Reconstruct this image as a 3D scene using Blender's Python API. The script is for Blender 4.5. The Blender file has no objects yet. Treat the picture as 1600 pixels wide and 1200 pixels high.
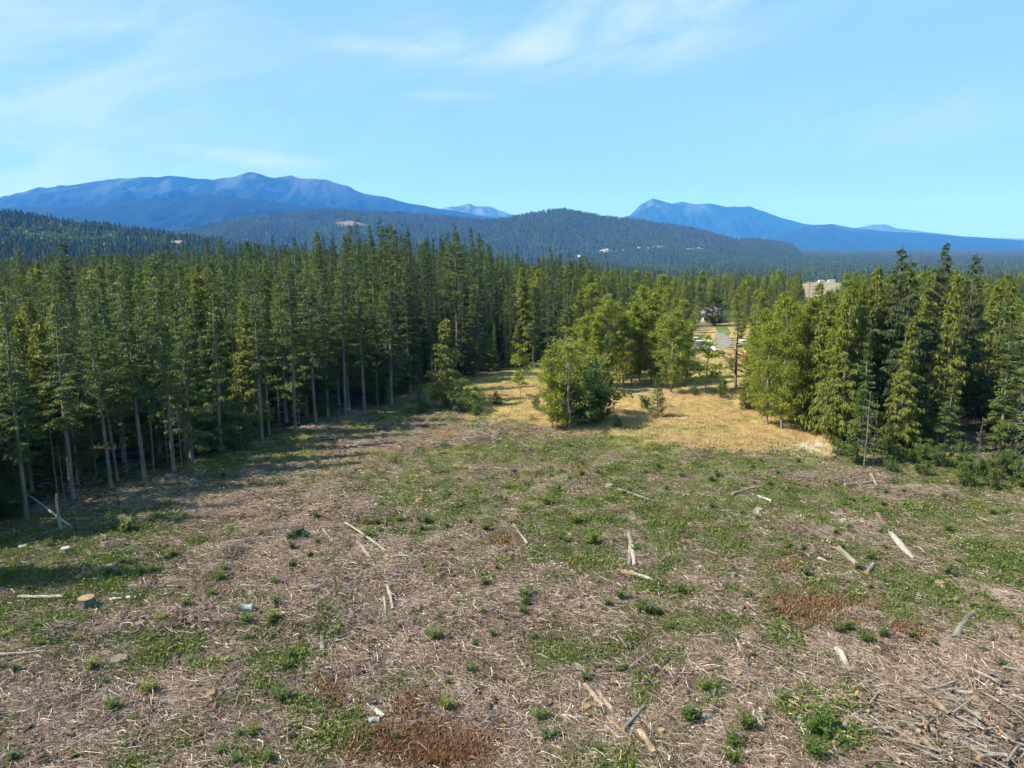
import bpy, math, random
import numpy as np

random.seed(7)
RNG = np.random.default_rng(7)
R = math.radians
scene = bpy.context.scene

# ------------------------------------------------------------------ camera
CAM_H, PITCH, F = 22.0, R(10.9), 1142.0          # F: focal length in pixels of the 1600 px wide photograph
camd = bpy.data.cameras.new('camera')
camd.sensor_width = 36.0
camd.lens = 36.0 * F / 1600.0
camd.clip_start, camd.clip_end = 0.5, 60000.0
cam = bpy.data.objects.new('camera', camd)
scene.collection.objects.link(cam)
cam.location = (0, 0, CAM_H)
cam.rotation_euler = (R(90) - PITCH, 0, 0)
scene.camera = cam

# ------------------------------------------------------------------ sky, sun, exposure
SUN_EL, SUN_DIR = R(49), (-0.98, -0.20)            # sun to the left and a little behind the camera
SUN_AZ = math.atan2(SUN_DIR[0], SUN_DIR[1])        # from +Y towards +X
world = bpy.data.worlds.new('World')
scene.world = world
world.use_nodes = True
wn, wl = world.node_tree.nodes, world.node_tree.links
wn.clear()
wout = wn.new('ShaderNodeOutputWorld')
wbg = wn.new('ShaderNodeBackground')
wbg.inputs['Strength'].default_value = 0.086
sky = wn.new('ShaderNodeTexSky')
sky.sky_type = 'NISHITA'
sky.sun_disc = False
sky.sun_elevation = SUN_EL
sky.sun_rotation = SUN_AZ
sky.altitude = 100
sky.air_density = 1.0
sky.dust_density = 0.35
sky.ozone_density = 3.5
def wmath(op, a, b=None, c=None):
    n = wn.new('ShaderNodeMath'); n.operation = op
    for i, v in enumerate((a, b, c)):
        if v is None: continue
        if isinstance(v, (int, float)): n.inputs[i].default_value = v
        else: wl.new(v, n.inputs[i])
    return n.outputs[0]
geo = wn.new('ShaderNodeTexCoord')
sep = wn.new('ShaderNodeSeparateXYZ'); wl.new(geo.outputs['Generated'], sep.inputs[0])
az = wmath('ARCTAN2', sep.outputs['X'], sep.outputs['Y'])
el = wmath('ARCSINE', sep.outputs['Z'])
comb = wn.new('ShaderNodeCombineXYZ')
skew = wmath('SUBTRACT', el, wmath('MULTIPLY', az, 0.30))
wl.new(wmath('MULTIPLY', az, 4.5), comb.inputs[0])
wl.new(wmath('MULTIPLY', skew, 15.0), comb.inputs[1])
cn = wn.new('ShaderNodeTexNoise')
cn.inputs['Scale'].default_value = 1.3; cn.inputs['Detail'].default_value = 9.0
cn.inputs['Roughness'].default_value = 0.58; cn.inputs['Distortion'].default_value = 0.7
wl.new(comb.outputs[0], cn.inputs['Vector'])
def blob(a0, e0, sa, se, amp, tilt=0.0):
    da = wmath('SUBTRACT', az, a0)
    x = wmath('DIVIDE', da, sa)
    y = wmath('DIVIDE', wmath('SUBTRACT', wmath('SUBTRACT', el, e0), wmath('MULTIPLY', da, tilt)), se)
    g = wmath('EXPONENT', wmath('MULTIPLY', wmath('ADD', wmath('MULTIPLY', x, x), wmath('MULTIPLY', y, y)), -1.0))
    return wmath('MULTIPLY', g, amp)
m = blob(0.06, 0.245, 0.20, 0.036, 1.0, 0.04)
for b in (blob(0.20, 0.31, 0.20, 0.07, 1.0, 0.25), blob(-0.36, 0.107, 0.12, 0.012, 0.8, -0.08), blob(-0.15, 0.238, 0.10, 0.012, 0.75, -0.02),
          blob(-0.09, 0.185, 0.08, 0.006, 0.5), blob(-0.26, 0.345, 0.09, 0.012, 0.7, 0.0), blob(-0.80, 0.24, 0.45, 0.30, 0.95), blob(0.45, 0.33, 0.3, 0.05, 0.7, 0.1),
          blob(0.42, 0.14, 0.25, 0.035, 0.3)):
    m = wmath('MAXIMUM', m, b)
nz = wmath('MULTIPLY', wmath('SUBTRACT', cn.outputs['Fac'], 0.33), 2.3)
cl = wmath('MULTIPLY', wmath('MINIMUM', wmath('MAXIMUM', nz, 0.0), 1.0), m)
cl = wmath('MINIMUM', wmath('MULTIPLY', cl, 1.15), 0.9)
tint = wn.new('ShaderNodeMix'); tint.data_type = 'RGBA'; tint.blend_type = 'MULTIPLY'; tint.inputs['Factor'].default_value = 1.0
wl.new(sky.outputs[0], tint.inputs['A']); tint.inputs['B'].default_value = (.68, .84, .95, 1)
wmix = wn.new('ShaderNodeMix'); wmix.data_type = 'RGBA'
wl.new(cl, wmix.inputs['Factor'])
veil = wn.new('ShaderNodeMix'); veil.data_type = 'RGBA'          # thin even high haze
veil.inputs['Factor'].default_value = .84
wl.new(tint.outputs['Result'], veil.inputs['A']); veil.inputs['B'].default_value = (1.95, 3.9, 5.35, 1)
wl.new(veil.outputs['Result'], wmix.inputs['A'])
wmix.inputs['B'].default_value = (4.5, 5.5, 6.0, 1)
wl.new(wmix.outputs['Result'], wbg.inputs['Color'])
wl.new(wbg.outputs[0], wout.inputs['Surface'])

sund = bpy.data.lights.new('sun', 'SUN')
sund.energy = 4.8
sund.angle = R(0.53)
sund.color = (1.0, 0.94, 0.85)
sun = bpy.data.objects.new('sun', sund)
scene.collection.objects.link(sun)
sun.location = (-60, -12, 90)
sun.rotation_euler = (R(90) - SUN_EL, 0, -SUN_AZ + math.pi)
# a lamp looks down its -Z; turned so that light travels away from the sun's place in the sky
scene.view_settings.view_transform = 'Standard'
scene.view_settings.look = 'None'
scene.view_settings.exposure = 1.0
scene.view_settings.gamma = 1.0
scene.view_settings.use_curve_mapping = False
scene.cycles.max_bounces = 6
scene.cycles.diffuse_bounces = 3
scene.cycles.volume_bounces = 1
scene.cycles.use_denoising = True

# ------------------------------------------------------------------ numeric helpers
def _hash(ix, iy, seed):
    n = (ix.astype(np.int64) * 374761393 + iy.astype(np.int64) * 668265263 + seed * 974711) & 0xffffffff
    n = ((n ^ (n >> 13)) * 1274126177) & 0xffffffff
    return ((n ^ (n >> 16)) & 0xffff) / 65535.0
def vnoise(x, y, seed=0):
    x = np.asarray(x, float); y = np.asarray(y, float)
    ix, iy = np.floor(x), np.floor(y)
    fx, fy = x - ix, y - iy
    fx = fx * fx * (3 - 2 * fx); fy = fy * fy * (3 - 2 * fy)
    a, b = _hash(ix, iy, seed), _hash(ix + 1, iy, seed)
    c, d = _hash(ix, iy + 1, seed), _hash(ix + 1, iy + 1, seed)
    return (a * (1 - fx) + b * fx) * (1 - fy) + (c * (1 - fx) + d * fx) * fy
def fbm(x, y, octv=4, seed=0):
    s, a, t = 0.0, 0.5, 0.0
    for k in range(octv):
        s = s + a * vnoise(x * 2 ** k, y * 2 ** k, seed + k * 17); t += a; a *= 0.55
    return s / t
def sstep(a, b, x):
    t = np.clip((np.asarray(x, float) - a) / (b - a), 0, 1)
    return t * t * (3 - 2 * t)

SP, CP = math.sin(PITCH), math.cos(PITCH)
def pdir(px, py):                                  # direction of a photograph pixel from the camera
    xc, yc = (px - 800) / F, -(py - 600) / F
    return xc, yc * SP + CP, yc * CP - SP
def proj(x, y, z):
    x = np.asarray(x, float); y = np.asarray(y, float); dz = np.asarray(z, float) - CAM_H
    w = np.maximum(y * CP - dz * SP, 1e-3)
    return 800 + F * x / w, 600 - F * (y * SP + dz * CP) / w

HEAPS = [(755, 682, 40, 10, .5), (690, 690, 50, 10, .3), (1330, 742, 70, 12, .5), (1470, 770, 90, 10, .4), (330, 960, 60, 16, .4),
         (480, 975, 70, 25, .4), (890, 735, 50, 10, .4), (1500, 1130, 170, 70, .9), (560, 800, 60, 14, .4), (1010, 1140, 60, 30, .3), (390, 742, 40, 9, .4), (150, 985, 40, 14, .35)]
def heap_mask(x, y):
    px, py = proj(x, y, 0 * np.asarray(x, float))
    h = 0.0
    for (cx, cy, rx, ry, a) in HEAPS:
        h = h + a * np.exp(-((px - cx) / rx) ** 2 - ((py - cy) / ry) ** 2)
    return h
def ground_z(x, y):
    x = np.asarray(x, float); y = np.asarray(y, float)
    macro = -60 * sstep(135, 1250, y)
    near = 1 - sstep(110, 260, np.hypot(x, y))
    z = macro + near * (0.9 * (fbm(x / 16, y / 16, 3, 3) - .5) + 0.55 * (fbm(x / 3.0, y / 3.0, 3, 9) - .5) + .26 * (fbm(x / .9, y / .9, 2, 19) - .5))
    z = z + sstep(200, 600, np.hypot(x, y)) * (fbm(x / 220, y / 220, 3, 31) - .5) * 5
    nb = (y > 15) & (y < 130)
    return z + np.where(nb, heap_mask(x, np.where(nb, y, 40)) * (0.5 + 0.8 * fbm(x / 1.3, y / 1.3, 2, 77)), 0)

class Ridge:
    def __init__(s, name, sky, D, front, back, rough, seed, foot=-62.0, wob=0.04, lower=0.0):
        px = np.array([p[0] for p in sky], float); py = np.array([p[1] for p in sky], float)
        d = np.array([pdir(a, b) for a, b in sky])
        s.name, s.D, s.front, s.back, s.rough, s.seed, s.foot, s.wob = name, D, front, back, rough, seed, foot, wob
        s.t = d[:, 0] / d[:, 1]; s.sl = d[:, 2] / d[:, 1] - lower / D
    def crest(s, t):
        yc = s.D * (1 + s.wob * (fbm(t * 7 + 3, t * 0 + s.seed, 2, s.seed) - .5) * 2)
        sl = np.interp(t, s.t, s.sl)
        jag = 0.045 * (fbm(t * 60, t * 0, 4, s.seed + 5) - .5)
        edge = sstep(s.t[0] - .001, s.t[0] + .02, t) * (1 - sstep(s.t[-1] - .02, s.t[-1] + .001, t))
        H = (CAM_H + yc * sl - s.foot)
        return yc, H * (1 + jag) * edge
    def height(s, x, y):
        x = np.asarray(x, float); y = np.maximum(np.asarray(y, float), 1.0)
        t = x / y
        yc, H = s.crest(t)
        v = (y - (yc - s.front)) / s.front
        pf = np.clip(v, 0, 1) ** 1.12
        pb = np.clip(1 - (y - yc) / s.back, 0, 1)
        p = np.where(v < 1, pf, pb)
        w = np.clip(v, 0, 1) * np.clip(1 - v, 0, 1) * 4
        sc = s.front * 0.22
        n = fbm(x / sc, y / (sc * 1.6), 5, s.seed + 40) - .5
        rid = 1 - np.abs(2 * fbm(x / (sc * .8) + 7, y / (sc * 2.2), 4, s.seed + 60) - 1)
        return s.foot + H * p + H * w * s.rough * (0.45 * n + 0.35 * (rid - .75)) - np.where((v <= 0) | (H <= 1), 4.0, 0)

left_hill = Ridge('forested_hill', [(-700, 290), (-300, 305), (0, 326), (60, 331), (150, 344), (250, 358), (350, 371), (430, 381), (520, 394), (640, 412), (760, 425)], 1500, 850, 700, .5, 11, lower=20)
mid_hill = Ridge('forested_hill', [(60, 385), (200, 372), (330, 349), (400, 334), (500, 327), (600, 330), (700, 337), (760, 342), (790, 340), (830, 331), (880, 326), (940, 335), (1000, 342), (1080, 355), (1150, 373), (1190, 373), (1260, 385)], 4500, 1500, 1500, .55, 23, lower=12)
foothill = Ridge('blue_foothill', [(-300, 335), (-100, 330), (40, 322), (150, 320), (250, 309), (330, 304), (400, 311), (480, 321), (560, 326), (660, 338), (760, 352)], 8200, 2400, 1500, .9, 37, wob=.02)
left_mtn = Ridge('blue_mountain', [(-500, 330), (-250, 322), (-60, 315), (0, 308), (60, 293), (110, 289), (150, 284), (185, 278), (215, 277), (262, 274), (300, 277), (335, 282), (365, 275), (392, 269), (415, 274), (440, 278), (455, 274), (470, 278), (510, 279), (540, 290), (570, 302), (605, 308), (640, 317), (700, 328), (760, 338), (830, 350)], 11500, 3000, 2500, 1.15, 41, wob=.02)
far_peak = Ridge('distant_peak', [(600, 340), (640, 330), (680, 327), (705, 323), (722, 321), (733, 317), (745, 322), (765, 321), (778, 327), (800, 335), (860, 350)], 17500, 2500, 2000, .7, 53, wob=.01)
right_mtn = Ridge('blue_mountain', [(930, 350), (960, 345), (985, 335), (1000, 320), (1020, 310), (1035, 314), (1050, 318), (1065, 314), (1085, 319), (1110, 318), (1135, 323), (1170, 323), (1195, 330), (1225, 341), (1260, 350), (1330, 362), (1420, 372)], 15500, 3000, 2500, 1.1, 61, wob=.015)
right_ridge = Ridge('blue_foothill', [(1180, 376), (1230, 358), (1270, 351), (1300, 350), (1330, 356), (1380, 361), (1440, 364), (1500, 369), (1540, 371), (1600, 376), (1700, 378), (1900, 377), (2100, 380)], 12500, 2400, 2000, .6, 71, wob=.02)
far_ridge = Ridge('distant_peak', [(1290, 368), (1340, 355), (1365, 351), (1385, 350), (1400, 356), (1430, 360), (1480, 366), (1520, 371), (1600, 373), (1700, 372), (1900, 374), (2200, 378)], 19500, 2200, 2000, .6, 83, wob=.01)

def surf(x, y):
    return np.maximum(ground_z(x, y), np.maximum(left_hill.height(x, y), mid_hill.height(x, y)))
_TS = 5 * 1.02 ** np.arange(380)
def hit(px, py):                                   # ground point seen at a pixel
    d = pdir(px, py)
    S_ = surf if py < 480 else ground_z
    ts = _TS if py < 480 else _TS[:260]
    for _ in range(4):
        below = CAM_H + d[2] * ts < S_(d[0] * ts, d[1] * ts)
        i = int(np.argmax(below)) if below.any() else len(ts) - 1
        ts = np.linspace(ts[max(0, i - 1)], ts[i], 12)
    b = float(ts[-1])
    x, y = d[0] * b, d[1] * b
    return np.array((x, y, float(S_(np.array([x]), np.array([y]))[0])))

# ------------------------------------------------------------------ scene helpers
MAIN = scene.collection
def link(o): MAIN.objects.link(o); return o
def mesh_of(name, V, T, mats, midx=None, col=None, smooth=False):
    V = np.ascontiguousarray(V, dtype=np.float32).reshape(-1, 3)
    T = np.ascontiguousarray(T, dtype=np.int32)
    k = T.shape[1]
    me = bpy.data.meshes.new(name)
    me.vertices.add(len(V)); me.vertices.foreach_set('co', V.ravel())
    me.loops.add(T.size); me.loops.foreach_set('vertex_index', T.ravel())
    me.polygons.add(len(T)); me.polygons.foreach_set('loop_start', np.arange(len(T), dtype=np.int32) * k)
    for m_ in mats: me.materials.append(m_)
    if midx is not None: me.polygons.foreach_set('material_index', np.ascontiguousarray(midx, dtype=np.int32))
    me.polygons.foreach_set('use_smooth', np.full(len(T), smooth))
    if col is not None:
        a = me.attributes.new('Col', 'FLOAT_COLOR', 'POINT')
        c = np.ones((len(V), 4), np.float32); col = np.asarray(col, np.float32)
        c[:, :3] = col if col.ndim == 2 else col[:, None]
        a.data.foreach_set('color', c.ravel())
    me.update(calc_edges=True)
    return me
class MB:                                          # collects triangles for one mesh
    def __init__(s): s.V, s.T, s.C, s.M, s.n = [], [], [], [], 0
    def add(s, V, T, col=(1, 1, 1), mi=0):
        V = np.asarray(V, float).reshape(-1, 3); T = np.asarray(T, int)
        if T.shape[1] == 4: T = np.concatenate([T[:, [0, 1, 2]], T[:, [0, 2, 3]]])
        s.V.append(V); s.T.append(T + s.n); s.n += len(V)
        c = np.asarray(col, float)
        s.C.append(np.broadcast_to(c if c.ndim == 2 else c.reshape(1, -1), (len(V), 3)))
        s.M.append(np.full(len(T), mi))
    def box(s, c, d, rz=0, col=(1, 1, 1), mi=0, taper=1.0):
        v = np.array([(x, y, z) for z in (-1, 1) for x, y in ((-1, -1), (1, -1), (1, 1), (-1, 1))], float) * .5
        v[4:, :2] *= taper
        v *= np.array(d)
        ca, sa = math.cos(rz), math.sin(rz)
        v = np.stack([v[:, 0] * ca - v[:, 1] * sa, v[:, 0] * sa + v[:, 1] * ca, v[:, 2]], 1) + np.array(c)
        s.add(v, [(0, 3, 2, 1), (4, 5, 6, 7), (0, 1, 5, 4), (1, 2, 6, 5), (2, 3, 7, 6), (3, 0, 4, 7)], col, mi)
    def tube(s, P, rad, sides=6, col=(1, 1, 1), mi=0, cap=False, rough=0.0):
        P = np.asarray(P, float); n = len(P); rad = np.broadcast_to(np.asarray(rad, float), (n,))
        tg = np.gradient(P, axis=0); tg /= np.linalg.norm(tg, axis=1)[:, None] + 1e-9
        ref = np.array((0, 0, 1.0)) if abs(tg[:, 2]).mean() < .8 else np.array((1.0, 0, 0))
        u = np.cross(tg, ref); u /= np.linalg.norm(u, axis=1)[:, None] + 1e-9
        w = np.cross(tg, u)
        a = np.arange(sides) / sides * 2 * math.pi
        rr = rad[:, None] * (1 + rough * (RNG.random((n, sides)) - .5))
        V = P[:, None] + rr[..., None] * (np.cos(a)[None, :, None] * u[:, None] + np.sin(a)[None, :, None] * w[:, None])
        i, j = np.meshgrid(np.arange(n - 1), np.arange(sides), indexing='ij')
        b0 = i * sides + j; b1 = i * sides + (j + 1) % sides
        Q = np.stack([b0, b1, b1 + sides, b0 + sides], -1).reshape(-1, 4)
        s.add(V.reshape(-1, 3), Q, col, mi)
        if cap:
            for e in (0, n - 1):
                c = np.vstack([V[e], P[e][None]])
                k = np.arange(sides)
                t = np.stack([k, (k + 1) % sides, np.full(sides, sides)], 1)
                cm = np.asarray(col, float)
                s.add(c, t if e else t[:, ::-1], cm.mean(0) if cm.ndim == 2 else cm, mi)
    def mesh(s, name, mats, smooth=False):
        return mesh_of(name, np.concatenate(s.V), np.concatenate(s.T), mats, np.concatenate(s.M), np.concatenate(s.C), smooth)
    def build(s, name, mats, parent=None, smooth=False):
        o = link(bpy.data.objects.new(name, s.mesh(name, mats, smooth)))
        if parent is not None: o.parent = parent
        return o
def tag(o, label=None, cat=None, group=None, kind=None):
    if label: o['label'] = label
    if cat: o['category'] = cat
    if group: o['group'] = group
    if kind: o['kind'] = kind
    return o
def empty(name, loc, rz=0, sc=1.0):
    o = link(bpy.data.objects.new(name, None))
    o.empty_display_size = .3
    o.location = loc; o.rotation_euler = (0, 0, rz)
    o.scale = (sc, sc, sc) if np.isscalar(sc) else sc
    return o
def part(name, me, parent):
    o = link(bpy.data.objects.new(name, me)); o.parent = parent; return o

# ------------------------------------------------------------------ materials
def newmat(name):
    m_ = bpy.data.materials.new(name); m_.use_nodes = True
    nt = m_.node_tree; nt.nodes.clear()
    out = nt.nodes.new('ShaderNodeOutputMaterial')
    return m_, nt, nt.nodes, nt.links, out
def principled(nodes, rough=.85, spec=.2):
    b = nodes.new('ShaderNodeBsdfPrincipled')
    b.inputs['Roughness'].default_value = rough
    b.inputs['Specular IOR Level'].default_value = spec
    return b
def mixrgb(nodes, links, fac, a, b, mode='MIX'):
    n = nodes.new('ShaderNodeMix'); n.data_type = 'RGBA'; n.blend_type = mode
    for key, v in (('Factor', fac), ('A', a), ('B', b)):
        if isinstance(v, (int, float)): n.inputs[key].default_value = v
        elif isinstance(v, tuple): n.inputs[key].default_value = (*v, 1) if len(v) == 3 else v
        else: links.new(v, n.inputs[key])
    return n.outputs['Result']
def noise(nodes, links, scale, detail=4, rough=.6, vec=None, stretch=None):
    n = nodes.new('ShaderNodeTexNoise')
    n.inputs['Scale'].default_value = scale; n.inputs['Detail'].default_value = detail; n.inputs['Roughness'].default_value = rough
    tc = nodes.new('ShaderNodeTexCoord')
    src = tc.outputs['Object']
    if stretch:
        mp = nodes.new('ShaderNodeMapping'); mp.inputs['Scale'].default_value = stretch
        links.new(src, mp.inputs['Vector']); src = mp.outputs[0]
    links.new(src, n.inputs['Vector'])
    return n.outputs['Fac']
def ramp(nodes, links, fac, stops):
    n = nodes.new('ShaderNodeValToRGB')
    while len(n.color_ramp.elements) < len(stops): n.color_ramp.elements.new(.5)
    for e, (p, c) in zip(n.color_ramp.elements, stops):
        e.position = p; e.color = (*c, 1)
    links.new(fac, n.inputs[0]); return n.outputs[0]
def foliage(name, c1, c2, c3, trans=.3, rough=.6, tm=(1.3, 1.35, .6)):
    """leaf colour runs c1..c2 with each spray's own random value, drifts to c3 from tree to tree"""
    m_, nt, N, L, out = newmat(name)
    at = N.new('ShaderNodeAttribute'); at.attribute_name = 'Col'
    oi = N.new('ShaderNodeObjectInfo')
    base = mixrgb(N, L, at.outputs['Fac'], c1, c2)
    mm = N.new('ShaderNodeMath'); mm.operation = 'MULTIPLY'; mm.inputs[1].default_value = .75
    L.new(oi.outputs['Random'], mm.inputs[0])
    base = mixrgb(N, L, mm.outputs[0], base, c3)
    b = principled(N, .5, .4); L.new(base, b.inputs['Base Color'])
    t = N.new('ShaderNodeBsdfTranslucent')
    L.new(mixrgb(N, L, 1.0, base, tm, 'MULTIPLY'), t.inputs['Color'])
    mx = N.new('ShaderNodeMixShader'); mx.inputs[0].default_value = trans
    L.new(b.outputs[0], mx.inputs[1]); L.new(t.outputs[0], mx.inputs[2]); L.new(mx.outputs[0], out.inputs['Surface'])
    return m_
def vcol(name, var=.35, scale=3.0, rough=.85, bump=0.0, bscale=8.0, stretch=None, spec=.2):
    """the piece's own colour from its Col attribute, broken up by noise"""
    m_, nt, N, L, out = newmat(name)
    at = N.new('ShaderNodeAttribute'); at.attribute_name = 'Col'
    nz_ = noise(N, L, scale, 5, .65, stretch=stretch)
    v = ramp(N, L, nz_, [(.25, (1 - var,) * 3), (.75, (1 + var,) * 3)])
    c = mixrgb(N, L, 1.0, at.outputs['Color'], v, 'MULTIPLY')
    b = principled(N, rough, spec); L.new(c, b.inputs['Base Color'])
    if bump:
        bp = N.new('ShaderNodeBump'); bp.inputs['Strength'].default_value = bump; bp.inputs['Distance'].default_value = .1
        L.new(noise(N, L, bscale, 6, .7, stretch=stretch), bp.inputs['Height']); L.new(bp.outputs[0], b.inputs['Normal'])
    L.new(b.outputs[0], out.inputs['Surface'])
    return m_
def plain(name, c, rough=.7, var=.15, scale=2.0, spec=.3):
    m_, nt, N, L, out = newmat(name)
    v = ramp(N, L, noise(N, L, scale, 5), [(.3, tuple(x * (1 - var) for x in c)), (.7, tuple(min(1, x * (1 + var)) for x in c))])
    b = principled(N, rough, spec); L.new(v, b.inputs['Base Color']); L.new(b.outputs[0], out.inputs['Surface'])
    return m_

M_FIR = foliage('fir_needles', (0.0189, 0.0391, 0.0083), (0.0768, 0.1202, 0.0201), (0.0681, 0.0951, 0.0150), .25)
M_PINE = foliage('edge_fir_needles', (0.0375, 0.0709, 0.0125), (0.1377, 0.1994, 0.0301), (0.1008, 0.1454, 0.0236), .28)
M_CEDAR = foliage('cedar_sprays', (0.0911, 0.1109, 0.0099), (0.2882, 0.3031, 0.0290), (0.1471, 0.1729, 0.0214), .35)
M_DARKHEM = foliage('hemlock_needles', (0.0213, 0.0425, 0.0087), (0.0891, 0.1311, 0.0236), (0.0621, 0.0944, 0.0174), .25)
M_ALDER = foliage('alder_leaves', (0.1088, 0.1525, 0.0132), (0.3121, 0.3737, 0.0330), (0.2280, 0.2391, 0.0235), .38)
M_FARTREE = foliage('far_tree_needles', (0.0238, 0.0459, 0.0247), (0.0765, 0.1037, 0.0475), (0.0850, 0.1037, 0.0551), .25)
M_SHRUB = foliage('shrub_leaves', (0.0495, 0.0990, 0.0132), (0.1265, 0.1925, 0.0264), (0.1045, 0.1375, 0.0176), .35)
M_WEED = foliage('weed_leaves', (0.0388, 0.0857, 0.0152), (0.1026, 0.1639, 0.0285), (0.0998, 0.1368, 0.0230), .3)
M_YWEED = foliage('yellow_weed_leaves', (.12, .15, .025), (.23, .24, .05), (.14, .17, .03), .3)
M_GRASS = foliage('green_grass_blades', (0.0641, 0.0983, 0.0222), (0.1615, 0.1947, 0.0494), (0.1235, 0.1425, 0.0333), .3)
M_DRY = foliage('dry_grass_blades', (0.4000, 0.3040, 0.1482), (0.6600, 0.5130, 0.2730), (0.5000, 0.3610, 0.1716), .3, tm=(1, 1, 1))
M_RUST = foliage('dead_fern_fronds', (.14, .072, .032), (.27, .155, .072), (.20, .10, .048), .2, tm=(1, 1, 1))
M_DEADFOL = foliage('dead_needles', (.10, .085, .06), (.20, .17, .12), (.15, .13, .09), .1)
M_BARK = vcol('bark', .55, 1.3, .9, .6, 6.0, stretch=(3, 3, .5))
M_WOOD = vcol('weathered_wood', .3, 5.0, .85, .3, 14.0)
M_CUT = vcol('sawn_wood_face', .22, 9.0, .8)
M_GROUND = None

def ground_material():
    m_, nt, N, L, out = newmat('clear_cut_ground')
    at = N.new('ShaderNodeAttribute'); at.attribute_name = 'Col'
    v1 = ramp(N, L, noise(N, L, 5.5, 8, .78), [(.30, (.40, .40, .42)), (.52, (1.0, 1.0, 1.0)), (.72, (1.75, 1.68, 1.6))])
    c = mixrgb(N, L, 1.0, at.outputs['Color'], v1, 'MULTIPLY')
    v2 = ramp(N, L, noise(N, L, 1.1, 6, .7), [(.35, (.78, .82, .75)), (.65, (1.2, 1.14, 1.1))])
    c = mixrgb(N, L, 1.0, c, v2, 'MULTIPLY')
    b = principled(N, .95, .1); L.new(c, b.inputs['Base Color'])
    bp = N.new('ShaderNodeBump'); bp.inputs['Strength'].default_value = .8; bp.inputs['Distance'].default_value = .12
    L.new(noise(N, L, 7, 8, .75), bp.inputs['Height']); L.new(bp.outputs[0], b.inputs['Normal'])
    L.new(b.outputs[0], out.inputs['Surface'])
    return m_
M_GROUND = ground_material()
def mountain_material(name, scale):
    m_, nt, N, L, out = newmat(name)
    at = N.new('ShaderNodeAttribute'); at.attribute_name = 'Col'
    v = ramp(N, L, noise(N, L, 1 / scale, 10, .72), [(.32, (.55, .55, .55)), (.68, (1.5, 1.5, 1.45))])
    c = mixrgb(N, L, 1.0, at.outputs['Color'], v, 'MULTIPLY')
    b = principled(N, .95, .05); L.new(c, b.inputs['Base Color'])
    bp = N.new('ShaderNodeBump'); bp.inputs['Strength'].default_value = .9; bp.inputs['Distance'].default_value = scale * .35
    L.new(noise(N, L, 1 / scale, 9, .7), bp.inputs['Height']); L.new(bp.outputs[0], b.inputs['Normal'])
    L.new(b.outputs[0], out.inputs['Surface'])
    return m_

# ------------------------------------------------------------------ what grows where (read in photograph pixels, fixed to the ground)
GREEN = [(40, 880, 150, 55, .9), (190, 830, 140, 26, .8), (330, 712, 90, 34, 1), (60, 935, 90, 40, .75), (250, 985, 60, 22, .5), (210, 1010, 80, 30, .55),
         (60, 985, 60, 30, .5), (120, 1050, 70, 20, .4), (440, 690, 90, 16, .5), (620, 770, 60, 18, .55), (700, 722, 130, 24, .65), (740, 775, 110, 28, .65),
         (860, 705, 120, 22, .7), (1000, 690, 110, 18, .8), (1110, 722, 150, 24, .7), (860, 850, 90, 36, .6), (1010, 800, 130, 40, .65), (1090, 835, 140, 50, .5),
         (975, 1000, 110, 42, .8), (850, 1012, 50, 25, .7), (1300, 795, 110, 32, .5), (1420, 890, 130, 50, .6), (1370, 925, 120, 40, .6), (1555, 862, 80, 40, 1.1),
         (1500, 795, 120, 26, .7), (1560, 752, 90, 26, 1.2), (1440, 735, 110, 20, 1.2), (1215, 870, 80, 40, .55), (1290, 1110, 55, 50, .6), (1290, 1160, 45, 40, .6),
         (1490, 950, 120, 36, .5), (1230, 985, 50, 26, .5), (1090, 985, 60, 30, .5), (640, 880, 30, 14, .3), (530, 930, 40, 20, .3), (420, 1050, 60, 30, .35), (640, 1060, 60, 18, .4),
         (470, 1130, 70, 40, .3), (580, 1135, 50, 22, .4), (1000, 1060, 60, 40, .3), (880, 1150, 50, 30, .3), (720, 1000, 60, 25, .25), (650, 640, 60, 14, .9), (1240, 760, 120, 30, .35), (1100, 770, 120, 26, .4)]
BROWN = [(455, 800, 120, 45), (650, 930, 110, 60), (480, 960, 110, 60), (330, 1100, 160, 60), (760, 685, 50, 12), (560, 690, 60, 14), (690, 980, 60, 60), (1330, 745, 70, 12), (1470, 1110, 170, 80),
         (900, 730, 60, 10), (1560, 925, 50, 20), (860, 940, 60, 30), (1150, 930, 70, 30), (250, 860, 60, 12), (400, 870, 60, 20)]
RUST = [(690, 1168, 60, 32, 1.0), (605, 1160, 55, 24, .6), (1288, 955, 48, 20, 1.0), (1235, 890, 24, 9, .8), (785, 852, 16, 9, .9), (515, 1078, 26, 16, .5), (1420, 990, 28, 11, .7), (745, 1172, 24, 14, .5), (1215, 955, 26, 10, .5), (650, 1090, 20, 12, .4), (690, 684, 24, 5, .5)]
PALE = [(1272, 697, 34, 12, 1.0), (1560, 925, 60, 22, .6), (1150, 1062, 60, 26, .5), (1565, 985, 26, 9, .8), (1340, 985, 16, 6, .7), (1000, 606, 50, 6, .9), (1470, 705, 16, 7, .8), (640, 1125, 60, 30, .2), (730, 860, 26, 7, .4)]
def gsum(px, py, L_):
    s = 0.0
    for q in L_:
        a = q[4] if len(q) > 4 else 1.0
        s = s + a * np.exp(-((px - q[0]) / q[2]) ** 2 - ((py - q[1]) / q[3]) ** 2)
    return s
MEADOW_LOW = ([-400, 560, 640, 700, 735, 830, 890, 945, 985, 1060, 1130, 1200, 1290, 1330, 1400], [520, 560, 600, 618, 655, 660, 672, 672, 693, 697, 706, 704, 712, 690, 600])
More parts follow.
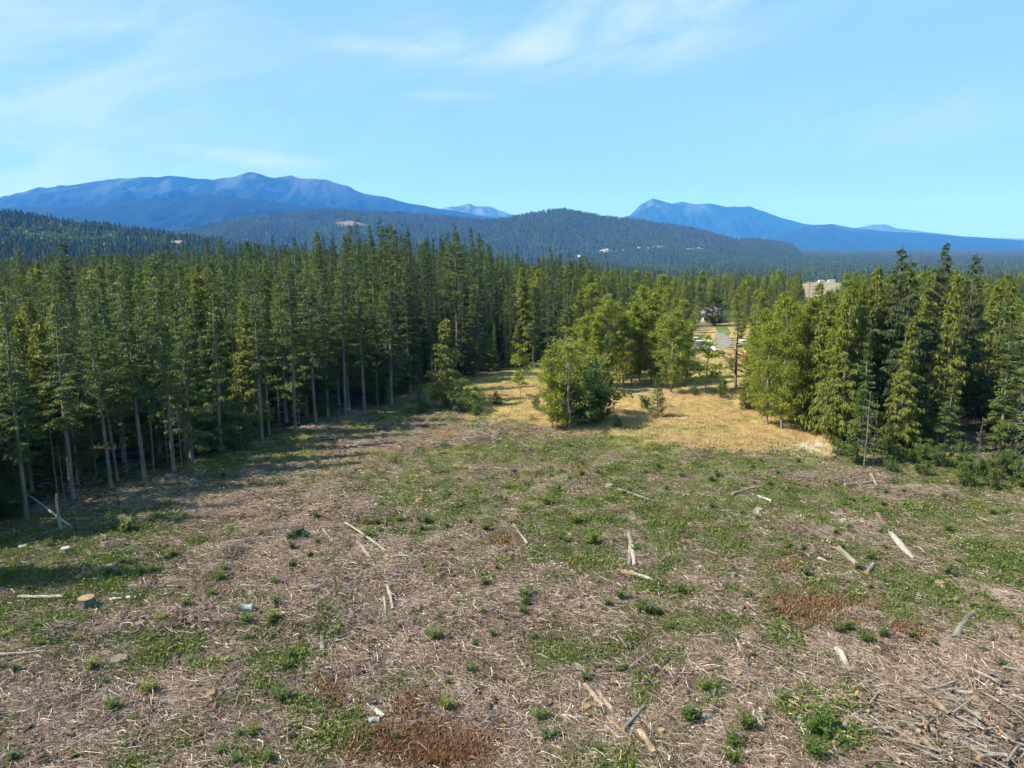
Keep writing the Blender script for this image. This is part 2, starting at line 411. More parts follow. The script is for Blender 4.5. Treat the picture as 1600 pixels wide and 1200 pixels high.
EDGE = ([-500, -60, 0, 113, 225, 300, 400, 460, 500, 600, 650, 700, 780, 850, 900, 940, 1000, 1060, 1076, 1084, 1164, 1172, 1250, 1300, 1340, 1480, 1486, 1528, 1532, 1600, 2100],
        [1300, 870, 806, 772, 740, 722, 686, 672, 652, 630, 604, 596, 582, 571, 566, 585, 592, 585, 570, 500, 500, 592, 640, 640, 682, 682, 630, 630, 690, 700, 760])
def weights(x, y):
    x = np.asarray(x, float); y = np.asarray(y, float)
    ok = (y > 12) & (y < 400)
    px, py = proj(x, np.where(ok, y, 50), 0 * x)
    n1, n2, n3 = fbm(x / 5.0, y / 5.0, 4, 101), fbm(x / 1.4, y / 1.4, 3, 202), fbm(x / .55, y / .55, 2, 303)
    meadow = sstep(6, -6, py - np.interp(px, *MEADOW_LOW) + (n2 - .5) * 26) * (py > 500) * (px > 560) * (px < 1300 + 30 * n2)
    meadow = meadow * (1 - sstep(6, -10, py - np.interp(px, *EDGE)) * (px < 930))
    g = gsum(px, py, GREEN) * (.55 + .9 * n2) * .78 - .30 * gsum(px, py, BROWN) + 1.15 * (n1 - .43) + 1.5 * (n2 - .49)
    g = np.clip((g + .10) * (.35 + 1.7 * n3), 0, 1)
    rust = np.clip(gsum(px, py, RUST) * (.4 + 1.2 * n2), 0, 1)
    pale = np.clip(gsum(px, py, PALE) * (.5 + n2), 0, 1)
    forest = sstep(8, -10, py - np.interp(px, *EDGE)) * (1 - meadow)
    mg = np.clip((n1 - .49) * 5, 0, 1)
    mg = np.clip(mg + .35 * sstep(860, 800, px), 0, 1)
    mg = np.maximum(mg, .75 * sstep(616, 596, py) * (py > 560))
    return ok, px, py, meadow, g, rust, pale, forest, mg, n1, n2
def ground_color(x, y):
    ok, px, py, meadow, g, rust, pale, forest, mg, n1, n2 = weights(x, y)
    def mix(a, b, w): return a * (1 - w[:, None]) + np.array(b) * w[:, None]
    c = np.tile(np.array((.150, .108, .080)), (len(x), 1))
    c = mix(c, (.225, .178, .142), np.clip((n2 - .5) * 3, 0, 1))
    c = mix(c, (.075, .055, .040), np.clip((.42 - n2) * 4, 0, 1))
    gc = mix(np.tile(np.array((.095, .118, .030)), (len(x), 1)), (.155, .165, .042), np.clip((n1 - .4) * 2.5, 0, 1))
    c = c * (1 - g[:, None] * .85) + gc * g[:, None] * .85
    c = mix(c, (.15, .075, .034), rust)
    mc = mix(np.tile(np.array((.40, .285, .125)), (len(x), 1)), (.20, .20, .055), mg * .8)
    mc = mix(mc, (.33, .22, .10), np.clip((n2 - .55) * 3, 0, 1))
    c = c * (1 - meadow[:, None]) + mc * meadow[:, None]
    c = mix(c, (.46, .40, .33), pale)
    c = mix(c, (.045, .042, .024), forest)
    far = sstep(170, 300, np.hypot(x, y))
    return mix(c, (.045, .055, .022), far)

# ------------------------------------------------------------------ ground sheet
def graded(lo, hi, a, b, step, grow=1.12):
    mid = list(np.arange(a, b + 1e-6, step))
    up, s_, v = [], step, b
    while v < hi: s_ *= grow; v = min(v + s_, hi); up.append(v)
    dn, s_, v = [], step, a
    while v > lo: s_ *= grow; v = max(v - s_, lo); dn.append(v)
    return np.array(dn[::-1] + mid + up)
gx = graded(-24000, 24000, -62, 62, .42)
gy = graded(-3000, 24000, 22, 92, .42, 1.05)
X, Y = np.meshgrid(gx, gy)
GV = np.stack([X.ravel(), Y.ravel(), ground_z(X.ravel(), Y.ravel())], 1)
ny, nx = X.shape
ii, jj = np.meshgrid(np.arange(ny - 1), np.arange(nx - 1), indexing='ij')
k0 = (ii * nx + jj).ravel()
Q = np.stack([k0, k0 + 1, k0 + nx + 1, k0 + nx], 1)
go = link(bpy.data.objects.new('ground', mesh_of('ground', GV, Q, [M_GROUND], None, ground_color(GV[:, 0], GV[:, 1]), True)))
tag(go, kind='structure')

# ------------------------------------------------------------------ hills and mountains
def ridge_mesh(rg, nt_, nv, base, rock=None, rock_amt=0.0, mat=None):
    tt = np.linspace(rg.t[0] - .005, rg.t[-1] + .005, nt_)
    vv = np.linspace(0, 1, nv)
    yy0 = rg.D * (1 - rg.wob) - rg.front - 60
    yy1 = rg.D * (1 + rg.wob) + rg.back + 60
    ys = yy0 + (yy1 - yy0) * vv
    Tm, Ym = np.meshgrid(tt, ys)
    Xm = (Tm * Ym).ravel(); Ym = Ym.ravel()
    Z = rg.height(Xm, Ym)
    rel = (Z - rg.foot) / max(1.0, (Z - rg.foot).max())
    n = fbm(Xm / (rg.front * .1), Ym / (rg.front * .16), 4, rg.seed + 90)
    c = np.tile(np.array(base), (len(Xm), 1)) * (.7 + .6 * n[:, None])
    if rock is not None:
        w = np.clip((rel - .60) * 4, 0, 1) * np.clip((n - .46) * 9, 0, 1) * rock_amt
        c = c * (1 - w[:, None]) + np.array(rock) * w[:, None]
    kx = len(tt)
    i_, j_ = np.meshgrid(np.arange(nv - 1), np.arange(kx - 1), indexing='ij')
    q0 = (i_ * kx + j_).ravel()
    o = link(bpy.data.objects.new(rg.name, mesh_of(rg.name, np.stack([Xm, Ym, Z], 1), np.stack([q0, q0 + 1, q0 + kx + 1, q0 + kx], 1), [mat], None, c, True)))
    return tag(o, kind='structure')
M_HILL = mountain_material('forested_slope', 12.0)
M_MTN = mountain_material('mountain_slope', 90.0)
ridge_mesh(left_hill, 220, 110, (.030, .045, .018), mat=M_HILL)
ridge_mesh(mid_hill, 340, 120, (.028, .042, .018), mat=M_HILL)
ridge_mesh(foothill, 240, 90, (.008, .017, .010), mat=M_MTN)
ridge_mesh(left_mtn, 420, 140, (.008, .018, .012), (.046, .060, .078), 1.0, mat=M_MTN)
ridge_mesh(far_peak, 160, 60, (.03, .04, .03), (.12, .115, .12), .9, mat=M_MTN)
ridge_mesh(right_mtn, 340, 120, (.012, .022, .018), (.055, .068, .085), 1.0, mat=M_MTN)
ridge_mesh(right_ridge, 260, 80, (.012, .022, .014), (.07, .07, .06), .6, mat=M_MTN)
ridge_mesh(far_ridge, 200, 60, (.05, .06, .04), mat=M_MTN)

# ------------------------------------------------------------------ fields, clearings, drive
def patch(name, poly, mat, dz=.05, rings=6, bnd=40, jit=.06):
    P = np.array([hit(*p)[:2] for p in poly])
    seg = []
    n = len(P)
    for i in range(n):
        a, b = P[i], P[(i + 1) % n]
        for k in range(max(2, bnd // n)): seg.append(a + (b - a) * k / max(2, bnd // n))
    B = np.array(seg); c = B.mean(0)
    B = c + (B - c) * (1 + jit * (RNG.random((len(B), 1)) - .5) * 2)
    V = [c]; 
    for r_ in range(1, rings + 1): V.extend(c + (B - c) * r_ / rings)
    V = np.array(V); z = surf(V[:, 0], V[:, 1]) + dz
    V = np.column_stack([V, z])
    k = len(B); T = []
    for i in range(k): T.append((0, 1 + i, 1 + (i + 1) % k))
    for r_ in range(rings - 1):
        for i in range(k):
            a, b = 1 + r_ * k + i, 1 + r_ * k + (i + 1) % k
            T += [(a, a + k, b + k), (a, b + k, b)]
    o = link(bpy.data.objects.new(name, mesh_of(name, V, np.array(T), [mat], None, None, True)))
    return tag(o, kind='structure')
M_FIELD = plain('dry_field', (.215, .165, .085), .95, .25, .03)
M_PALEFIELD = plain('pale_clearing', (.34, .28, .22), .95, .2, .02)
M_LAWN = plain('green_lawn', (.085, .115, .035), .95, .2, .05)
M_GRAVEL = plain('gravel_drive', (.19, .175, .155), .95, .3, .6)
M_CLEAR = plain('cleared_hillside', (.13, .105, .075), .95, .3, .02)
FIELDS = [('field', [(1251, 445), (1262, 441), (1300, 440), (1322, 444), (1300, 462), (1285, 470), (1258, 470), (1250, 455)], M_FIELD, .4),
          ('field', [(926, 393), (950, 389), (956, 394), (935, 396)], M_PALEFIELD, 2.0),
          ('field', [(1018, 386), (1040, 385), (1038, 389), (1020, 388.5)], M_PALEFIELD, 2.0),
          ('field', [(1060, 390), (1080, 388.5), (1100, 389), (1098, 392.5), (1066, 392.5)], M_PALEFIELD, 2.0),
          ('field', [(1100, 382.5), (1122, 381.5), (1122, 384), (1104, 384)], M_PALEFIELD, 2.0),
          ('clearing', [(520, 350), (540, 346), (565, 349), (578, 354), (556, 355), (530, 354)], M_CLEAR, 2.0),
          ('clearing', [(555, 330), (580, 330), (578, 333), (558, 333)], M_PALEFIELD, 2.0),
          ('lawn', [(222, 391), (250, 387), (290, 385), (312, 388), (300, 393), (240, 396)], M_LAWN, .6),
          ('field', [(1112, 452), (1135, 449), (1150, 452), (1140, 457), (1115, 457)], M_FIELD, .3)]
POLYS = []
for nm, pl, mt, dz in FIELDS:
    patch(nm, pl, mt, dz, 5); POLYS.append(np.array(pl, float))
DRIVE = [(1118, 521), (1128, 520), (1144, 530), (1146, 542), (1128, 545), (1112, 540), (1090, 546), (1078, 544), (1100, 536), (1122, 530)]
patch('gravel_drive', DRIVE, M_GRAVEL, .06, 5)
patch('lawn', [(1117, 511), (1135, 510), (1142, 520), (1138, 526), (1122, 520)], M_LAWN, .05, 4)
patch('dry_grass_verge', [(1079, 505), (1112, 503), (1116, 512), (1100, 520), (1096, 532), (1079, 530)], M_FIELD, .05, 4)
YARD = np.array([(1074, 496), (1160, 496), (1180, 560), (1150, 575), (1070, 575)], float)
def inpoly(px, py, poly):
    ins = np.zeros(np.shape(px), bool); n = len(poly)
    for i in range(n):
        x1, y1 = poly[i]; x2, y2 = poly[(i + 1) % n]
        c = ((y1 > py) != (y2 > py)) & (px < (x2 - x1) * (py - y1) / (y2 - y1 + 1e-9) + x1)
        ins ^= c
    return ins

# ------------------------------------------------------------------ plants: builders
def diamonds(P, D, S, l, w, droop=0.0):
    """leaf shaped slivers: base P, direction D, width direction S"""
    l = l[:, None]; w = w[:, None]
    mid = P + D * l * .45
    tip = P + D * l; tip[:, 2] -= (droop * l[:, 0])
    V = np.stack([P, mid + S * w, tip, mid - S * w], 1).reshape(-1, 3)
    k = np.arange(len(P)) * 4
    T = np.concatenate([np.stack([k, k + 1, k + 2], 1), np.stack([k, k + 2, k + 3], 1)])
    return V, T
def norm(v): return v / (np.linalg.norm(v, axis=1)[:, None] + 1e-9)

def conifer(H=20., crown=.2, Rad=2.4, power=.8, per=5, step=.42, e0=5, e1=40, droop=.22, hang=.25, dens=1.0, sl=.34, sw=.075, rtr=.24,
            gap=.12, bark=(.16, .14, .12), dead=0.0, seed=0, lean=.0, limb_col=None, topbare=0.0, sub=1.0, blade=1.0, wob=.05):
    """returns (trunk mesh builder, list of foliage arrays): whorled limbs with side twigs that carry needle sprays"""
    g = np.random.default_rng(seed)
    tr = MB(); PP, DD, SS, LL, WW = [], [], [], [], []
    n = 14
    zz = np.linspace(0, 1, n); wobx = np.cumsum(g.normal(0, wob, n)) * .35; woby = np.cumsum(g.normal(0, wob, n)) * .35
    wobx -= wobx[0]; woby -= woby[0]
    trunk = np.stack([wobx + lean * zz ** 2 * H, woby, zz * H], 1)
    trunk[0, 2] = -.4
    rads = rtr * (1 - zz) ** .8 + .015; rads[0] *= 1.35
    tc = np.tile(np.array(bark), (n * 8, 1)) * (.75 + .5 * g.random((n * 8, 1)))
    tr.tube(trunk, rads, 8, tc, 0)
    lc = np.array(limb_col if limb_col is not None else [b * .8 for b in bark])
    def axis(z): return np.array([np.interp(z, trunk[:, 2], trunk[:, 0]), np.interp(z, trunk[:, 2], trunk[:, 1]), z])
    z = crown * H * (1 if dead == 0 else 1)
    zs = []
    while z < H * .985:
        t = (z - crown * H) / (H - crown * H)
        zs.append((z, t)); z += step * (1.15 - .55 * t) * (.8 + .4 * g.random())
    for z in np.arange(.08 * H, crown * H + .25 * H, .42):       # dead limb stubs below and inside the crown
        a = g.random() * 6.283; ln = .25 + 1.1 * g.random() ** 2; o = axis(z)
        d = np.array((math.cos(a), math.sin(a), g.normal(-.15, .2)))
        tr.tube([o, o + d * ln * .6, o + d * ln + (0, 0, -.12 * ln)], [.022, .014, .006], 3, lc * (.7 + .6 * g.random()), 0)
    for z, t in zs:
        prof = Rad * ((1 - t) ** power) * (.55 + .45 * min(1, t * 6 + .2)) + .12
        lop = .82 + .36 * g.random()
        for b in range(max(3, int(per * (1 - .3 * t) + g.random()))):
            if g.random() < gap: continue
            a = g.random() * 2 * math.pi
            Lb = prof * lop * (.6 + .6 * g.random())
            e = R(e0 + (e1 - e0) * t + g.normal(0, 7))
            o = axis(z + g.normal(0, .08))
            h = np.array((math.cos(a), math.sin(a), 0)); side = np.array((-h[1], h[0], 0))
            def pt(s):
                s = np.asarray(s, float)[:, None]
                return o + h * (Lb * s * math.cos(e)) + np.array((0, 0, 1.0)) * (Lb * (s * math.sin(e) - droop * s ** 2 + .10 * s ** 4))
            if Lb > .7:
                tr.tube(pt([0, .35, .7, .95]), [.012 + .010 * Lb, .008 + .006 * Lb, .006 + .003 * Lb, .004], 3, lc * (.7 + .6 * g.random()), 0)
            if g.random() < dead: continue
            n2 = max(4, int(Lb * 7.5 * dens * sub))
            s = np.sort(.12 + .88 * g.random(n2) ** .8)
            p0 = pt(s); tg = norm(pt(s + .02) - p0)
            sg = np.where(np.arange(n2) % 2 == 0, 1., -1.)[:, None]
            fw = (.35 + .5 * g.random(n2))[:, None]
            d2 = norm(side * sg * (1.05 - fw) + tg * fw * 1.1 + np.array((0, 0, 1.0)) * g.normal(-.06, .09, n2)[:, None])
            l2 = np.clip(Lb * .42 * (1.08 - s) ** .7, .12, 1.15) * (.7 + .6 * g.random(n2))
            for i in range(n2):
                n3 = max(2, int(l2[i] / (sl * .42)))
                q = (np.arange(n3) + g.random(n3) * .6) / n3
                base = p0[i] + d2[i] * (l2[i] * q)[:, None]; base[:, 2] -= hang * l2[i] * q ** 2
                sg3 = np.where(np.arange(n3) % 2 == 0, 1., -1.)[:, None]
                sd = norm(np.cross(d2[i], (0, 0, 1.0))[None])[0]
                d3 = norm(d2[i] * .75 + sd * sg3 * .6 + g.normal(0, .22, (n3, 3)) + np.array((0, 0, -hang * .9)))
                up = norm(np.array((0, 0, 1.0)) + g.normal(0, .35, (n3, 3)))
                PP.append(base); DD.append(d3); SS.append(norm(np.cross(d3, up)))
                LL.append(sl * (.65 + .7 * g.random(n3))); WW.append(sw * (.7 + .6 * g.random(n3)) * blade)
    # leader
    k = 26
    zt = H * (.94 + .06 * g.random(k))
    PP.append(np.array([axis(min(q, H)) for q in zt])); a = g.random(k) * 6.28
    DD.append(norm(np.stack([np.cos(a), np.sin(a), np.full(k, .9)], 1))); SS.append(norm(np.stack([-np.sin(a), np.cos(a), 0 * a], 1)))
    LL.append(np.full(k, sl * .8)); WW.append(np.full(k, sw))
    P, D, S, l, w = map(np.concatenate, (PP, DD, SS, LL, WW))
    V, T = diamonds(P, D, S, l, w, hang * .5)
    col = np.repeat(np.clip(g.normal(.45, .25, len(P)), 0, 1), 4)
    return tr, V, T, col

def broadleaf(H=12., base=.12, Rad=2.6, seed=0, leaf=.2, n_limb=46, per=120, rtr=.13, bark=(.26, .25, .22), shape='cone', stems=1, gap=.1, hang=.2):
    g = np.random.default_rng(seed)
    tr = MB(); P, D, S, l, w, cc = [], [], [], [], [], []
    for st in range(stems):
        off = np.zeros(3) if stems == 1 else np.array((g.normal(0, .5), g.normal(0, .5), 0)) * (Rad / 2.2)
        Hs = H * (1 if st == 0 else .65 + .3 * g.random())
        n = 9; zz = np.linspace(0, 1, n)
        ax = np.stack([off[0] * (1 + zz) + np.cumsum(g.normal(0, .06, n)), off[1] * (1 + zz) + np.cumsum(g.normal(0, .06, n)), zz * Hs], 1)
        ax[0, 2] = -.3
        tr.tube(ax, rtr * (1 - zz) ** .8 + .012, 6, np.tile(np.array(bark), (n * 6, 1)) * (.75 + .5 * g.random((n * 6, 1))), 0)
        for i in range(n_limb // stems):
            t = g.random() ** .85
            z = Hs * (base + (1 - base) * t * .97)
            if shape == 'cone': pr = Rad * (1 - t) ** .75 * (.55 + .45 * min(1, 4 * t + .1)) + .25
            elif shape == 'round': pr = Rad * math.sqrt(max(.05, 1 - (2 * t - .85) ** 2 / 1.5))
            else: pr = Rad * (math.sin(math.pi * min(1, .12 + t * .88)) ** .6) + .2
            pr *= (.7 + .5 * g.random()) / (1 if stems == 1 else 1.25)
            a = g.random() * 6.283; e = R(18 + 32 * g.random())
            o = np.array([np.interp(z - pr * .35, ax[:, 2], ax[:, 0]), np.interp(z - pr * .35, ax[:, 2], ax[:, 1]), max(.15, z - pr * .35)])
            h = np.array((math.cos(a), math.sin(a), 0))
            tip = o + h * pr * math.cos(e) + np.array((0, 0, pr * math.sin(e)))
            tr.tube([o, (o + tip) / 2 + np.array((0, 0, .12 * pr)), tip], [rtr * .28 + .006, rtr * .15 + .004, .004], 3, np.array(bark) * .8, 0)
            m_ = int(per * (.4 + pr / Rad))
            s = .2 + .85 * g.random(m_) ** .75
            q = o + (tip - o) * s[:, None]; q[:, 2] += .4 * pr * s * (1 - s)
            cl_ = g.normal(0, 1, (m_, 3)) * np.array((.30, .30, .24)) * (.45 + .35 * pr)[None] if False else g.normal(0, 1, (m_, 3)) * (np.array((.19, .19, .15)) * (.5 + .32 * pr))
            keep = fbm(q[:, 0] * 1.3 + seed, q[:, 1] * 1.3 + q[:, 2] * 1.7, 2, seed) > gap * 2.6
            q = (q + cl_)[keep]; k = len(q)
            q[:, 2] = np.maximum(q[:, 2], .1)
            d = norm(g.normal(0, 1, (k, 3)) + np.array((0, 0, -hang)) + h * .5)
            P.append(q); D.append(d); S.append(norm(np.cross(d, norm(g.normal(0, .6, (k, 3)) + np.array((0, 0, 1.0))))))
            l.append(leaf * (.6 + .8 * g.random(k))); w.append(leaf * .34 * (.7 + .6 * g.random(k)))
            cc.append(np.clip(g.normal(.45, .16) + g.normal(0, .2, k), 0, 1))
    P, D, S, l, w, cc = map(np.concatenate, (P, D, S, l, w, cc))
    V, T = diamonds(P, D, S, l, w, .1)
    return tr, V, T, np.repeat(cc, 4)

class Proto:
    def __init__(s, data, fol, H, merged=False):
        tr, V, T, col = data
        s.H = H
        s.trunk = tr.mesh('trunk', [M_BARK], True)
        s.crown = mesh_of('crown', V, T, [fol], None, col)
        s.fol = fol; s.data = data
    def merged(s, name):
        tr, V, T, col = s.data
        m_ = MB(); m_.V = list(tr.V); m_.T = list(tr.T); m_.C = list(tr.C); m_.M = list(tr.M); m_.n = tr.n
        m_.add(V, T, np.repeat(col[:, None], 3, 1), 1)
        return m_.mesh(name, [M_BARK, s.fol])
PR = {}
GREY = (.165, .148, .13)
PR['pine'] = [Proto(conifer(20, c, r_, .85, 6, .52, 2, 38, .26, .28, 1.7, .30, .044, .19, .12, GREY, seed=100 + i, dead=.06, lean=ln), M_PINE, 20)
              for i, (c, r_, ln) in enumerate(((.34, 2.4, .012), (.42, 2.7, -.016), (.28, 2.2, .02), (.38, 1.9, -.01)))]
PR['fir'] = [Proto(conifer(22, c, r_, 1.0, 6, .54, -8, 40, .28, .25, 1.7, .32, .050, .20, .08, (.17, .15, .13), seed=200 + i), M_FIR, 22)
             for i, (c, r_) in enumerate(((.08, 2.4), (.14, 2.0), (.05, 2.8), (.22, 1.8), (.12, 2.2)))]
PR['green'] = [Proto(conifer(19, c, r_, .95, 6, .50, 0, 42, .30, .42, 1.7, .31, .047, .17, .10, (.22, .20, .17), seed=260 + i), M_PINE, 19)
               for i, (c, r_) in enumerate(((.10, 2.3), (.20, 2.5), (.06, 2.0)))]
PR['cedar'] = [Proto(conifer(16, c, r_, .85, 7, .40, 8, 46, .36, .70, 1.4, .38, .058, .17, gp, (.24, .20, .17), seed=300 + i, dead=.04), M_CEDAR, 16)
               for i, (c, r_, gp) in enumerate(((.05, 2.7, .10), (.10, 2.2, .15), (.03, 3.0, .10)))]
PR['hemlock'] = [Proto(conifer(22, c, r_, .72, 7, .60, 4, 40, .36, .60, 1.4, .38, .060, .25, .10, (.19, .17, .15), seed=340 + i), M_DARKHEM, 22)
                 for i, (c, r_) in enumerate(((.14, 4.2), (.08, 3.8)))]
PR['shaggy'] = [Proto(conifer(12, .05, 2.0, .5, 6, .36, 6, 42, .42, .75, 1.4, .36, .060, .15, .22, (.30, .27, .23), seed=360), M_CEDAR, 12)]
PR['sparse'] = [Proto(conifer(17, .10, 2.9, .55, 5, .55, 4, 36, .30, .5, .6, .36, .075, .22, .15, (.34, .31, .26), seed=380 + i, dead=.42, limb_col=(.36, .33, .28)), M_PINE, 17) for i in range(2)]
PR['young'] = [Proto(conifer(5, .03, 1.25, .85, 6, .22, 8, 48, .12, .14, 1.3, .24, .060, .06, .08, (.2, .17, .14), seed=400 + i), M_PINE, 5) for i in range(2)]
PR['alder'] = [Proto(broadleaf(12, .10, r_, 500 + i, .17, nl, 115, .13, shape=sh, gap=.13), M_ALDER, 12)
               for i, (r_, nl, sh) in enumerate(((2.2, 110, 'cone'), (2.5, 115, 'oval'), (1.8, 100, 'oval'), (2.5, 115, 'cone'), (2.2, 110, 'oval')))]
PR['cedarball'] = [Proto(broadleaf(9, .02, 3.2, 580, .22, 80, 110, .1, shape='round', gap=.05), M_DARKHEM, 9)]
PR['bushy'] = [Proto(broadleaf(10, .02, 3.6, 590, .18, 170, 110, .1, shape='oval', stems=3, gap=.17), M_ALDER, 10)]
PR['bush'] = [Proto(broadleaf(4, .02, 2.0, 540 + i, .20, 46, 80, .05, shape='round', stems=4, gap=.08), M_SHRUB, 4) for i in range(3)]
PR['sapling'] = [Proto(broadleaf(6, .15, 1.0, 560, .2, 26, 50, .05, shape='oval', gap=.14), M_ALDER, 6)]
def snag_proto(seed, H=9.):
    tr, V, T, c = conifer(H, .35, .9, .6, 4, .45, 10, 40, .1, .2, .7, .24, .04, .050, .2, (.20, .175, .15), dead=.55, seed=seed)
    return tr, V, T, c
PR['thin'] = [Proto(snag_proto(600 + i), M_DEADFOL if i else M_PINE, 9) for i in range(2)]

KINDNAME = {'pine': 'conifer_tree', 'fir': 'fir_tree', 'green': 'conifer_tree', 'cedar': 'cedar_tree', 'hemlock': 'hemlock_tree', 'shaggy': 'cedar_tree', 'sparse': 'conifer_tree',
            'young': 'young_fir', 'cedarball': 'evergreen_tree', 'bushy': 'leafy_tree', 'alder': 'alder_tree', 'bush': 'shrub', 'sapling': 'alder_sapling', 'thin': 'bare_sapling'}
KINDCAT = {'bush': 'shrub'}
TREEPOS = []
def tree(kind, P, h, label, group=None, wide=1.0, var=None):
    pr = PR[kind][(random.randrange(len(PR[kind])) if var is None else var) % len(PR[kind])]
    s = h / pr.H
    r_ = empty(KINDNAME[kind], (float(P[0]), float(P[1]), float(P[2])), random.random() * 6.283, (s * wide, s * wide, s))
    r_.rotation_euler = (random.gauss(0, .018), random.gauss(0, .018), r_.rotation_euler[2])
    tag(r_, label, KINDCAT.get(kind, 'tree'), group)
    part('trunk', pr.trunk, r_); part('crown', pr.crown, r_)
    TREEPOS.append((float(P[0]), float(P[1])))
    return r_
def height_to(P, top):                             # height that lifts the tip to a photograph row
    k = (600 - top) / F
    return max(.5, CAM_H + P[1] * (k * CP - SP) / (CP + k * SP) - P[2])

